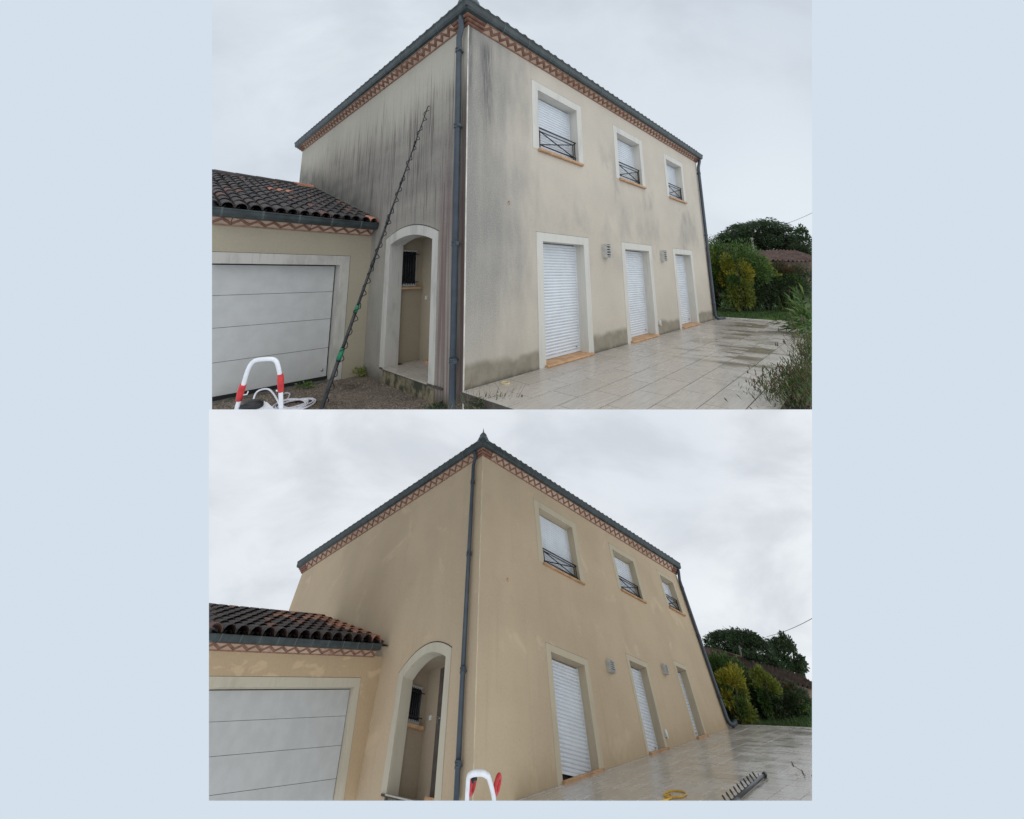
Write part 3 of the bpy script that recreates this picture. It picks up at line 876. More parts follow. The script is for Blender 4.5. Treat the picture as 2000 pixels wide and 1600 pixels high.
    for c in range(ncol):
        x = -trd - .01 - c * tsp
        for r in range(rows):
            orange = (c == 0 and r == 0) or (c in (5, 6, 7) and r == 7) if dirty else \
                     ((c <= 1 and (r > 0 or c == 0)) or (c == 2 and r in (3, 5, 6)) or (c == 3 and r in (5, 7)) or (c in (5, 6) and r == 5))
            a = r * ex
            pos = Vector((x + rnd.uniform(-.008, .008), y0 - .07 + a * math.cos(sl), z0 + .012 + a * math.sin(sl)))
            mt = Matrix.Translation(pos) @ Matrix.Rotation(sl - .055 + .02, 4, 'X') @ Matrix.Rotation(rnd.uniform(-.025, .025), 4, 'Z')
            inst('roof_tile', to if orange else tm, mt, roof)
    # channel tiles between the covers, joined
    for c in range(ncol):
        x = -trd - .01 - c * tsp + tsp / 2
        for r in range(rows):
            a = r * ex; ca, sa = math.cos(sl), math.sin(sl)
            vs = []
            for q, rad in ((a - .08, tsp * .34), (a + ex, tsp * .38)):
                for k in range(5):
                    an = math.pi * (1 + k / 4)
                    vs.append((x + rad * math.cos(an), y0 + q * ca, z0 + (.055 if dirty else .085) + q * sa + rad * math.sin(an) * .6))
            ch.add(vs, [(k, k + 1, 6 + k, 5 + k) for k in range(4)])
    part('channel_tiles', ch, MT['tile'], roof, kind='stuff')
    rt = tile_mesh('ridge_tile', .5, .13, .88); rt.materials.append(MT['tile'])
    rto = rt.copy(); rto.materials.clear(); rto.materials.append(MT['otile'])
    for i in range(9 if dirty else 15):
        inst('ridge_tile', rto if i == 0 else rt, Matrix.Translation((-.02 - i * .42 - .0, y1, z1 - .0 + .02)) @ Matrix.Rotation(math.pi / 2, 4, 'Z') @ Matrix.Rotation(.05, 4, 'X'), roof)
    fl = MB(); fl.add([(-.045, y0 - .02, z0 + .10), (.03, y0 - .02, z0 + .10), (.03, y1, z1 + .10), (-.045, y1, z1 + .10), (-.045, y0 - .02, z0 - .02), (.03, y0 - .02, z0 - .02), (.03, y1, z1 - .02), (-.045, y1, z1 - .02)],
                      [(0, 1, 2, 3), (4, 7, 6, 5), (0, 4, 5, 1), (0, 3, 7, 4), (2, 6, 7, 3)])
    part('flashing', fl, simple('mortar_' + key, (.13, .13, .115) if dirty else (.085, .072, .06), .9, .25, 10, .4), roof)
    CUR['M'] = D['M']; CUR['s'] = 1.0
    return root

# ------------------------------------------------------------------ wall lamps
def build_lamps(key, D):
    nm = 'dirty streaked house' if key == 'dirty' else 'clean tan house'
    for i, (x, z, w, h) in enumerate(D['lamps']):
        t = thing('wall_lamp', ('grey slatted wall lamp between near and middle patio doors of the ' if i == 0 else
                                'grey slatted wall lamp between middle and far patio doors of the ') + nm, 'lamp', (x, 0, z), 'slatted wall lamps')
        hw, hh = w / 2, h / 2
        part('back_box', MB().box(x - hw, x + hw, -.075, -.001, z - hh, z + hh), MAT['lampd'], t)
        f = MB()
        f.box(x - hw - .008, x - hw, -.11, -.001, z - hh, z + hh).box(x + hw, x + hw + .008, -.11, -.001, z - hh, z + hh)
        f.box(x - hw - .008, x + hw + .008, -.11, -.001, z + hh, z + hh + .008).box(x - hw - .008, x + hw + .008, -.11, -.001, z - hh - .008, z - hh)
        part('frame', f, MAT['lampg'], t)
        sm = MB().box(-hw, hw, -.112, -.07, -h * .035, h * .035).mesh('slat'); sm.materials.append(MAT['lampg'])
        for k in range(5): inst('slat', sm, Matrix.Translation((x, 0, z - hh + h * (k + .5) / 5)), t)

# ------------------------------------------------------------------ ground
def build_ground(key, D):
    L, gx, gy = D['L'], D['gx'], D['gy']
    dirty = key == 'dirty'
    g = lambda x, y, z=0.: (x, y, z + gx * x + gy * y)
    dr = D['drop']
    def slopebox(mb, x0, x1, y0, y1, z0, z1):
        vs = [g(x, y, z) for z in (z0, z1) for y in (y0, y1) for x in (x0, x1)]
        mb.add(vs, [(0, 2, 3, 1), (4, 5, 7, 6), (0, 1, 5, 4), (2, 6, 7, 3), (0, 4, 6, 2), (1, 3, 7, 5)])
    gr = MB(); slopebox(gr, -9, .8, -7, 9, dr - .3, dr)
    solo('gravel_drive', gr, MAT['gravel'], kind='structure')
    fd = MB(); slopebox(fd, -9, 16, -7, 9, dr - .62, dr - .305)
    solo('bounce_slab', fd, MAT['pale_bounce'], kind='structure')  # added under each plot; the upper one bounces light onto the lower house
    pt = MB(); xa, xb = -.03, L + .78; ya = -4.6
    slopebox(pt, xa, xb, ya, -.002, -.14, -.008)
    patio = solo('patio', pt, MAT['grout'], kind='structure')
    pm = paving_mat('pale_paving_' + key, patio, 1.0 if dirty else .42, 1.0 if dirty else 1.3)  # clean place's tiles painted lighter to make up for weaker light there
    tx, ty = .775, .395
    nsl = Vector((-gx, -gy, 1)).normalized(); ex = Vector((1, 0, gx)).normalized(); ey = nsl.cross(ex)
    rot = Matrix((ex, ey, nsl)).transposed().to_4x4()
    kx, ky = math.sqrt(1 + gx * gx), math.sqrt(1 + gy * gy)
    cache = {}
    yy = -.004; row = 0
    splitx = 3.89
    while yy > ya + .05:
        h = .066 if row == 0 else ty
        y2 = max(yy - h, ya)
        off = .385 if row % 2 == 1 else .0
        cuts = [xa] + [.385 - tx * .5 * (row % 2) + tx * k for k in range(0, 16)] + [splitx, xb]
        cuts = sorted(c for c in cuts if xa <= c <= xb)
        out = [cuts[0]]
        for c in cuts[1:]:
            if c - out[-1] > .12: out.append(c)
            elif c in (splitx, xb): out[-1] = c
        for a, b in zip(out, out[1:]):
            w_, h_ = round(b - a - .008, 3), round(yy - y2 - .008, 3)
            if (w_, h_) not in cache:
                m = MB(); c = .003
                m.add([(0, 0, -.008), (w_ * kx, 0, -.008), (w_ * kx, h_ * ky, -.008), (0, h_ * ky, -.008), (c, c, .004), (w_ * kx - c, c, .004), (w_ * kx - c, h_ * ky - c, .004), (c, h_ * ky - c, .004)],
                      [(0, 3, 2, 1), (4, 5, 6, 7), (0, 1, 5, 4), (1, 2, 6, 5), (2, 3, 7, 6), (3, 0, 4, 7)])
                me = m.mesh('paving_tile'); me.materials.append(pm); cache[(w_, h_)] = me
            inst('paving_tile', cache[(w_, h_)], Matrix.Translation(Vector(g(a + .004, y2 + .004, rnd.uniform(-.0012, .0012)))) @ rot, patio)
        yy = y2; row += 1
    # kerb strip at the far edge of the paving
    kb = MB()
    slopebox(kb, xb + .004, xb + .12, ya, 2.5, -.1, .012)
    part('edging', kb, simple('pale_edging_' + key, (.56, .54, .49), .7, .12), patio)
    lw = MB(); slopebox(lw, xb + .125, 75 if dirty else xb + 7, -60, 60, -.4, -.02); slopebox(lw, .81, xb + .12, .02, 60, -.4, -.16)
    solo('lawn', lw, MAT['lawn'], kind='structure')
    # grass blades near the paving edge
    n = 9000
    xs = xb + .16 + nrs.rand(n) ** 1.3 * (6.0 if dirty else 2.6); ys = -4 + nrs.rand(n) * 6.5
    an = nrs.rand(n) * 6.28; hh = .05 + nrs.rand(n) * .06; ww = .006 + nrs.rand(n) * .006
    lean = (nrs.rand(n, 2) - .5) * .07
    zz = gx * xs + gy * ys - .022
    v = np.zeros((n, 3, 3))
    v[:, 0] = np.c_[xs - np.cos(an) * ww, ys - np.sin(an) * ww, zz]; v[:, 1] = np.c_[xs + np.cos(an) * ww, ys + np.sin(an) * ww, zz]
    v[:, 2] = np.c_[xs + lean[:, 0], ys + lean[:, 1], zz + hh]
    me = bpy.data.meshes.new('grass'); me.from_pydata(v.reshape(-1, 3).tolist(), [], np.arange(n * 3).reshape(-1, 3).tolist()); me.materials.append(MAT['grass'])
    o = bpy.data.objects.new('grass', me); BASE[o] = (0, 0, 0); link(o)
    tag(o, 'short green lawn grass behind the paving of the ' + ('dirty' if dirty else 'clean') + ' house', 'grass', kind='stuff')
    bd = MB()
    slopebox(bd, 1.2 if dirty else 4.0, xb - .9, -7, -3.12 if dirty else -4.1, -.1, .03)
    solo('garden_bed', bd, MAT['soil'], kind='structure')
    if dirty:
        # loose stones of the drive
        n = 5200
        P = np.c_[-2.6 + nrs.rand(n) * 2.75, .3 + nrs.rand(n) * 2.75, np.full(n, dr + .003)]
        base = np.array([(1, 0, 0), (0, 1, 0), (-1, 0, 0), (0, -1, 0), (0, 0, .7), (0, 0, -.5)])
        s = .006 + nrs.rand(n, 1, 1) * .010
        a = nrs.rand(n) * 6.28
        ca, sa = np.cos(a), np.sin(a)
        R = np.zeros((n, 3, 3)); R[:, 0, 0] = ca; R[:, 0, 1] = -sa; R[:, 1, 0] = sa; R[:, 1, 1] = ca; R[:, 2, 2] = 1
        B = base[None] * (.6 + nrs.rand(n, 6, 1) * .7)
        V = np.einsum('nij,nkj->nki', R, B) * s + P[:, None]
        fc = np.array([(0, 1, 4), (1, 2, 4), (2, 3, 4), (3, 0, 4), (1, 0, 5), (2, 1, 5), (3, 2, 5), (0, 3, 5)])
        F = (np.arange(n)[:, None, None] * 6 + fc[None]).reshape(-1, 3)
        me = bpy.data.meshes.new('gravel'); me.from_pydata(V.reshape(-1, 3).tolist(), [], F.tolist())
        me.materials.append(leafmat_stone())
        o = bpy.data.objects.new('gravel', me); BASE[o] = (0, 0, 0); link(o)
        tag(o, 'loose brown gravel stones in front of garage door and arched porch', 'gravel', kind='stuff')

def leafmat_stone():
    t = NT('gravel_stone'); ri = t.n('ShaderNodeNewGeometry').outputs['Random Per Island']
    c = t.mix(ri, (.10, .075, .056), (.27, .215, .17)); c = t.mix(t.step(ri, .93, 1.), c, (.36, .34, .31))
    return t.fin(c, .85, .25)

# ------------------------------------------------------------------ plants
def leaf_mesh(name, P, N, size, aspect, mats, midx=None, droop=0.):
    """P (n,3) positions, N (n,3) leaf axis; each leaf a bent pair of quads"""
    n = len(P)
    N = N / (np.linalg.norm(N, axis=1, keepdims=True) + 1e-9)
    A = nrs.randn(n, 3); S = np.cross(N, A); S /= (np.linalg.norm(S, axis=1, keepdims=True) + 1e-9)
    s = (size * (.6 + .8 * nrs.rand(n)))[:, None]
    up = np.cross(S, N)
    V = np.zeros((n, 4, 3))
    V[:, 0] = P; V[:, 1] = P + N * s * .5 + S * s * aspect * .5 + up * s * .06
    V[:, 2] = P + N * s - np.array([0, 0, 1.]) * droop * s; V[:, 3] = P + N * s * .5 - S * s * aspect * .5 + up * s * .06
    F = (np.arange(n)[:, None] * 4 + np.array([[0, 1, 2, 3]])).tolist()
    me = bpy.data.meshes.new(name); me.from_pydata(V.reshape(-1, 3).tolist(), [], F)
    for m in mats: me.materials.append(m)
    if midx is not None: me.polygons.foreach_set('material_index', midx.astype(np.int32).tolist())
    me.update()
    return me

class Plot:
    """a standing spot in the garden: base point, right / away / up axes (metres)"""
    def __init__(s, key, base):
        s.b = np.array(base, float)
        if key == 'dirty':
            s.r = np.array([.70103, -.71313, 0]); s.f = np.array([.71313, .70103, 0]); s.u = np.array([0, 0, 1.])
        else:
            s.r = np.array([.69854, -.67993, -.22301]); s.f = np.array([.71490, .64970, .25846]); s.u = np.array([-.03084, -.33998, .93993])
    def __call__(s, q):
        q = np.atleast_2d(q); return s.b + q[:, :1] * s.r + q[:, 1:2] * s.f + q[:, 2:3] * s.u
    def one(s, x, y, z): return tuple(s([[x, y, z]])[0])

def leafpart(name, root, me):
    me.transform(Matrix.Translation(-Vector(BASE[root])))
    o = bpy.data.objects.new(name, me); return link(o, root)

def crown_points(n, w, h, dep, z0, clumps, lump=.22, flat=1.):
    """leaf positions in clumps over an ellipsoid w x dep x h standing from z0"""
    c = nrs.randn(clumps, 3); c /= np.linalg.norm(c, axis=1, keepdims=True)
    rad = .40 + .60 * nrs.rand(clumps, 1) ** .6
    c = c * rad * (.86 + .2 * nrs.rand(clumps, 1))
    k = nrs.randint(0, clumps, n)
    cs = (.7 + .6 * nrs.rand(clumps))[k][:, None]
    d = nrs.randn(n, 3); d /= np.linalg.norm(d, axis=1, keepdims=True)
    d *= nrs.rand(n, 1) ** .45
    q = c[k] + d * lump * cs
    N = c[k] * .5 + d + np.array([0, 0, .25])
    q = q * np.array([w / 2, dep / 2, h / 2]) + np.array([0, 0, z0 + h / 2])
    return q, N, k, c

def shrub(key, name, label, base, w, h, mats, n, leaf, clumps, group, toprule=None, dep=None, z0=.05, lump=.26, aspect=.42, stems=3, cat='shrub'):
    pl = Plot(key, base)
    root = thing(name, label, cat, base, group)
    dep = dep or w * .8
    q, N, k, c = crown_points(n, w, h * .97, dep, z0, clumps, lump)
    mi = None
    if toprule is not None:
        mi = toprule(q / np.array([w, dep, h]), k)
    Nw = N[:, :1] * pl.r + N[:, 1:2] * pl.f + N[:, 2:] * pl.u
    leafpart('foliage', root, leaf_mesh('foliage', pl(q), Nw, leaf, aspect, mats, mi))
    st = MB()
    for i in range(stems):
        a = i * 2.1 + .4
        st.tube([pl.one(math.cos(a) * w * .05, math.sin(a) * w * .05, -.05), pl.one(math.cos(a) * w * .14, math.sin(a) * w * .14, h * .4), pl.one(math.cos(a) * w * .22, math.sin(a) * w * .2, h * .72)],
                [.03 * w + .008, .018 * w + .006, .008], 6)
    part('stem', st, MAT['bark'], root)
    return root

def build_garden(key):
    dirty = key == 'dirty'
    hn = 'behind the dirty streaked house' if dirty else 'behind the clean tan house'
    B = dict(photinia=([14.761, .256, -.01], 2.55, 2.90), yelA=([14.068, .068, .0], 1.17, 2.12), yelB=([15.508, -.651, -.02], 1.42, 2.15),
             hedge=([16.3, -1.25, -.03], 2.45, 1.87), bushL=([13.936, .948, .0], .77, 2.22), cedar=([40.713, 4.391, -1.71], 7.5, 8.55),
             thin=([26.431, 4.151, -.8], .95, 5.26), rtree=([40.2, .478, -1.5], 2.77, 7.3), house=([24.791, 1.39, -.569], 7.08, 3.65),
             pole=([29.636, 2.368, -.919], .15, 5.14)) if dirty else \
        dict(photinia=([11.853, .633, 2.20], 1.62, 1.45), yelA=([10.718, .007, 2.0], .88, 1.02), yelB=([12.004, -.361, 2.1], 1.0, 1.02),
             hedge=([13.0, -.55, 2.15], 1.75, .92), bushL=([11.046, .96, 2.18], .64, 1.1), cedar=([47.322, 13.78, 8.674], 6.71, 5.26),
             thin=([30.271, 9.69, 5.982], .9, 3.19), rtree=([44.918, 8.889, 7.571], 2.35, 4.64), house=([27.12, 5.603, 4.926], 6.43, 2.22),
             pole=([33.725, 8.468, 6.184], .13, 3.23))
    k = 1. if dirty else .72
    g = 'shrubs at the back of the lawn'
    b, w, h = B['photinia']
    shrub(key, 'shrub', 'large round dark green shrub with pointed top ' + hn, b, w, h, [MAT['photinia'], MAT['darkleaf'], MAT['lime']], 17000, .10 * k, 70, g,
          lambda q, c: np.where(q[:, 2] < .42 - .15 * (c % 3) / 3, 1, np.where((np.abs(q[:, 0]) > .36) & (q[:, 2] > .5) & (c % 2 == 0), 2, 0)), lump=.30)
    b, w, h = B['bushL']
    shrub(key, 'shrub', 'narrow lime topped shrub close beside the far downpipe ' + hn, b, w, h, [MAT['lime'], MAT['darkleaf'], MAT['photinia']], 4200, .09 * k, 26, g,
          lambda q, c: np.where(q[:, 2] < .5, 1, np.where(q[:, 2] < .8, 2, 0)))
    b, w, h = B['yelA']
    shrub(key, 'shrub', 'bright yellow leaved upright shrub in front of the round one ' + hn, b, w, h, [MAT['yellow'], MAT['lime'], MAT['photinia']], 4200, .12 * k, 15, g,
          lambda q, c: np.where((q[:, 2] > .66) | (c % 5 == 0), 0, np.where(c % 3 == 0, 2, 1)), lump=.36, dep=w * .7, aspect=.34)
    b, w, h = B['yelB']
    shrub(key, 'shrub', 'yellow-green topped shrub right of the round dark one ' + hn, b, w, h, [MAT['lime'], MAT['darkleaf'], MAT['photinia']], 7000, .09 * k, 34, g,
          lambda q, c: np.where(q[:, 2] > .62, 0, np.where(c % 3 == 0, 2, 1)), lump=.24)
    b, w, h = B['hedge']
    shrub(key, 'hedge', 'dark dense hedge with reddish tips right of the yellow-green shrubs ' + hn, b, w, h, [MAT['darkleaf'], MAT['photinia'], MAT['redleaf']], 15000, .085 * k, 60, None,
          lambda q, c: np.where((q[:, 2] > .80) & (c % 2 == 0), 2, np.where(c % 4 == 0, 1, 0)), lump=.3, dep=w * .6, cat='hedge')
    # tall thin grass clump at the foot of the hedge
    pl = Plot(key, np.array(B['hedge'][0]) + (np.array([-.9, -.1, .0]) if dirty else np.array([-1.0, .0, -.2])))
    gm = MB()
    for i in range(16):
        x = rnd.uniform(-.40, .40) * k; hh = rnd.uniform(.35, .75) * k; lx = rnd.uniform(-.10, .10) * k
        gm.tube([pl.one(x, rnd.uniform(-.1, .1), -.02), pl.one(x + lx * .4, 0, hh * .6), pl.one(x + lx, rnd.uniform(-.1, .1), hh)], [.008 * k, .006 * k, .002], 4)
    solo('tall_grass', gm, MAT['herb'], 'thin tall pale grass stalks at the foot of the dark hedge ' + hn, 'grass clump', base=tuple(pl.b))
    # ---- cedar: flat layered pads
    b, w, h = B['cedar']; pl = Plot(key, b)
    root = thing('cedar_tree', 'wide flat-topped dark cedar behind the tiled roof ' + hn, 'tree', b)
    Q = []; NN = []
    z_lo = .60 * h
    pads = 300
    br = MB(); 
    br.tube([pl.one(0, 0, -.2), pl.one(.05 * w, 0, h * .5), pl.one(.03 * w, 0, h * .85)], [.035 * w, .028 * w, .012 * w], 8)
    for i in range(pads):
        t = rnd.random(); x = rnd.uniform(-.5, .5)
        dome = 1 - (abs(x - .04) / .54) ** 2.3
        dome = max(dome, .02) ** .62
        lo = .52 + .10 * (rnd.random())
        z = (.53 + (.46 * dome) * (1 - .95 * rnd.random() ** 1.2)) if i > 50 else (.57 + .42 * dome)
        pw = rnd.uniform(.05, .12) * w; y = rnd.uniform(-.32, .32) * w * dome
        m = 120
        d = nrs.randn(m, 3); d /= np.linalg.norm(d, axis=1, keepdims=True); d *= nrs.rand(m, 1) ** .5
        q = d * np.array([pw, pw * .9, pw * .36]); q[:, 2] -= .35 * (np.abs(q[:, 0]) / pw) ** 2 * pw * (1 if abs(x) > .3 else .4)
        Q.append(q + np.array([x * w, y, z * h - .02 * h])); NN.append(d * np.array([1, 1, .35]) + np.array([np.sign(x) * .2, 0, -.1]))
        if i % 3 == 0: br.tube([pl.one(.04 * w, 0, h * .62), pl.one(x * w * .6, y * .6, z * h - .05 * h), pl.one(x * w, y, z * h - .03 * h)], [.010 * w, .006 * w, .002 * w], 5)
    # drooping tips at the right
    for x, z in ((.46, .66), (.5, .60), (.44, .56), (.36, .60), (-.47, .62), (-.40, .60), (.40, .70), (.30, .64), (.2, .62), (.1, .63), (-.1, .62), (-.25, .63)):
        m = 130; d = nrs.randn(m, 3) * np.array([.035 * w, .05 * w, .03 * h]); Q.append(d + np.array([x * w, 0, z * h])); NN.append(d * 3 + np.array([np.sign(x) * .1, 0, -.5]))
    q = np.concatenate(Q); N = np.concatenate(NN)
    Nw = N[:, :1] * pl.r + N[:, 1:2] * pl.f + N[:, 2:] * pl.u
    leafpart('crown', root, leaf_mesh('crown', pl(q), Nw, .24 * (1 if dirty else .85), .30, [MAT['needle'], MAT['darkleaf']], (nrs.rand(len(q)) < .25) * 1))
    part('trunk', br, MAT['bark'], root)
    # ---- sparse little tree
    b, w, h = B['thin']; pl = Plot(key, b)
    root = thing('small_tree', 'sparse thin-leaved young tree left of the wide cedar ' + hn, 'tree', b)
    br = MB(); x0 = .18 * w
    br.tube([pl.one(x0, 0, 0), pl.one(x0, 0, h * .6), pl.one(x0 - .02 * w, 0, h * .97)], [.06, .05, .02], 6)
    tips = []
    for i in range(11):
        z = h * rnd.uniform(.60, .92); e = (rnd.uniform(-.62, .35) * w, rnd.uniform(-.3, .3) * w, z + h * rnd.uniform(.02, .09))
        br.tube([pl.one(x0, 0, z), pl.one((x0 + e[0]) / 2, e[1] / 2, z + .02 * h), pl.one(*e)], [.018, .012, .006], 4); tips.append(e)
    T = np.array(tips)[nrs.randint(0, 11, 420)] + nrs.randn(420, 3) * np.array([.13 * w, .13 * w, .022 * h])
    leafpart('crown', root, leaf_mesh('crown', pl(T), nrs.randn(420, 3), .11, .5, [MAT['herb']]))
    part('trunk', br, MAT['bark'], root)
    # ---- dark tree at the right
    b, w, h = B['rtree']
    pl = Plot(key, b); root = thing('dark_tree', 'dense dark round tree at far right beyond the tiled roof ' + hn, 'tree', b)
    q, N, kk, c = crown_points(4200, w, h * .52, w * .8, h * .47, 30, .3)
    Nw = N[:, :1] * pl.r + N[:, 1:2] * pl.f + N[:, 2:] * pl.u
    leafpart('crown', root, leaf_mesh('crown', pl(q), Nw, .20, .5, [MAT['darkleaf'], MAT['needle']], (kk % 3 == 0) * 1))
    part('trunk', MB().tube([pl.one(0, 0, -.2), pl.one(0, 0, h * .75)], [.16, .08], 8), MAT['bark'], root)
    # ---- neighbour's low house
    b, w, h = B['house']; pl = Plot(key, b)
    root = thing('neighbour_house', 'old low house with weathered brown tiled roofs beyond the hedge ' + hn, 'house', b)
    dd = 2.6
    def roofslab(px, zlo, zhi, x0, x1, xr0, xr1, nm):
        n = int((x1 - x0) / (.27 * w / 7.08)); rowsn = 9
        m = MB(); V = []
        for j in range(rowsn * 2 + 1):
            t = (j // 2 + (j % 2)) / rowsn; lift = -.06 if (j % 2 == 0 and j > 0) else 0
            for i in range(n * 3 + 1):
                s = i / (n * 3)
                xx = (x0 + (x1 - x0) * s) * (1 - t) + (xr0 + (xr1 - xr0) * s) * t
                wv = .10 * (1 if i % 3 == 1 else 0) * (w / 7.08)
                V.append(pl.one(xx, px + dd * t, zlo + (zhi - zlo) * t + wv + lift + .06 * math.sin(s * 9 + t * 3) * h / 3.65 * .4))
        k1 = n * 3 + 1
        m.add(V, [(j * k1 + i, j * k1 + i + 1, (j + 1) * k1 + i + 1, (j + 1) * k1 + i) for j in range(rowsn * 2) for i in range(n * 3)])
        # eaves board and underside
        m.quad(pl.one(x0, px, zlo - .02), pl.one(x1, px, zlo - .02), pl.one(x1, px + .5, zlo + .05), pl.one(x0, px + .5, zlo + .05))
        part(nm, m, RT[key], root)
    roofslab(-.6, .775 * h, 1.04 * h, -.56 * w, .20 * w, -.25 * w, .07 * w, 'roof')
    roofslab(-.4, .765 * h, (1.0 if dirty else 1.03) * h, .12 * w, .62 * w, .17 * w, .62 * w, 'roof')
    part('ridge', MB().tube([pl.one(-.25 * w, dd - .6, 1.045 * h), pl.one(.07 * w, dd - .6, 1.045 * h)], .09 * w / 7, 6), RT[key], root)
    part('wall', MB().add([pl.one(*q) for q in ((-.5 * w, 0, 0), (.6 * w, 0, 0), (.6 * w, 0, .78 * h), (-.5 * w, 0, .78 * h), (-.5 * w, 3, 0), (.6 * w, 3, 0), (.6 * w, 3, .8 * h), (-.5 * w, 3, .8 * h))],
                          [(0, 1, 2, 3), (1, 5, 6, 2), (0, 3, 7, 4), (4, 7, 6, 5)]), MAT['brickwall'], root)
    # ---- pole and cable
    b, w, h = B['pole']; pl = Plot(key, b)
    root = thing('utility_pole', 'short pale timber pole rising behind the tiled roof ' + hn, 'pole', b)
    part('post', MB().tube([pl.one(0, 0, 0), pl.one(-.08, 0, h)], [.085 * k + .01, .06 * k + .01], 8), MAT['post'], root)
    part('cross_arm', MB().tube([pl.one(-.22 * k, 0, h - .10), pl.one(.10 * k, 0, h - .10)], .028, 6), MAT['post'], root)
    C = [(29.66, 2.30, 4.05), (33.408, 1.1, 5.386), (27.757, -1.929, 5.589)] if dirty else [(33.4, 8.0, 9.15), (35.438, 5.488, 9.671), (27.078, -.135, 7.596)]
    pts = []
    p0, p2 = Vector(C[1]), Vector(C[2])
    st = p0 + (p0 - p2) * .12
    for i in range(13):
        t = i / 12; q = st.lerp(p2, t); q = q + (Vector(pl.u) * (-.10 * 4 * t * (1 - t))); pts.append(q)
    solo('overhead_cable', MB().tube(pts, .013, 5), MAT['black'], 'thin black overhead cable crossing the sky above the cedar ' + hn, 'cable', base=tuple(pts[0]))

RT = {}
def rt_mat(key, c):
    t = NT('old_roof_' + key); p = t.coord()
    n = t.noise(p, 2.6, 5, .7); m = t.noise(t.scale(p, (3, 3, 3)), 3.2, 3, .6)
    col = t.mix(t.step(n, .35, .65), c[0], c[1]); col = t.mix(t.mul(t.step(m, .62, .72), .8), col, c[2])
    t.bump(m, .6, .05)
    return t.fin(col, .9, .2)
RT['dirty'] = rt_mat('dirty', [(.085, .058, .05), (.15, .10, .085), (.30, .25, .22)])
RT['clean'] = rt_mat('clean', [(.075, .050, .04), (.14, .092, .072), (.30, .23, .18)])

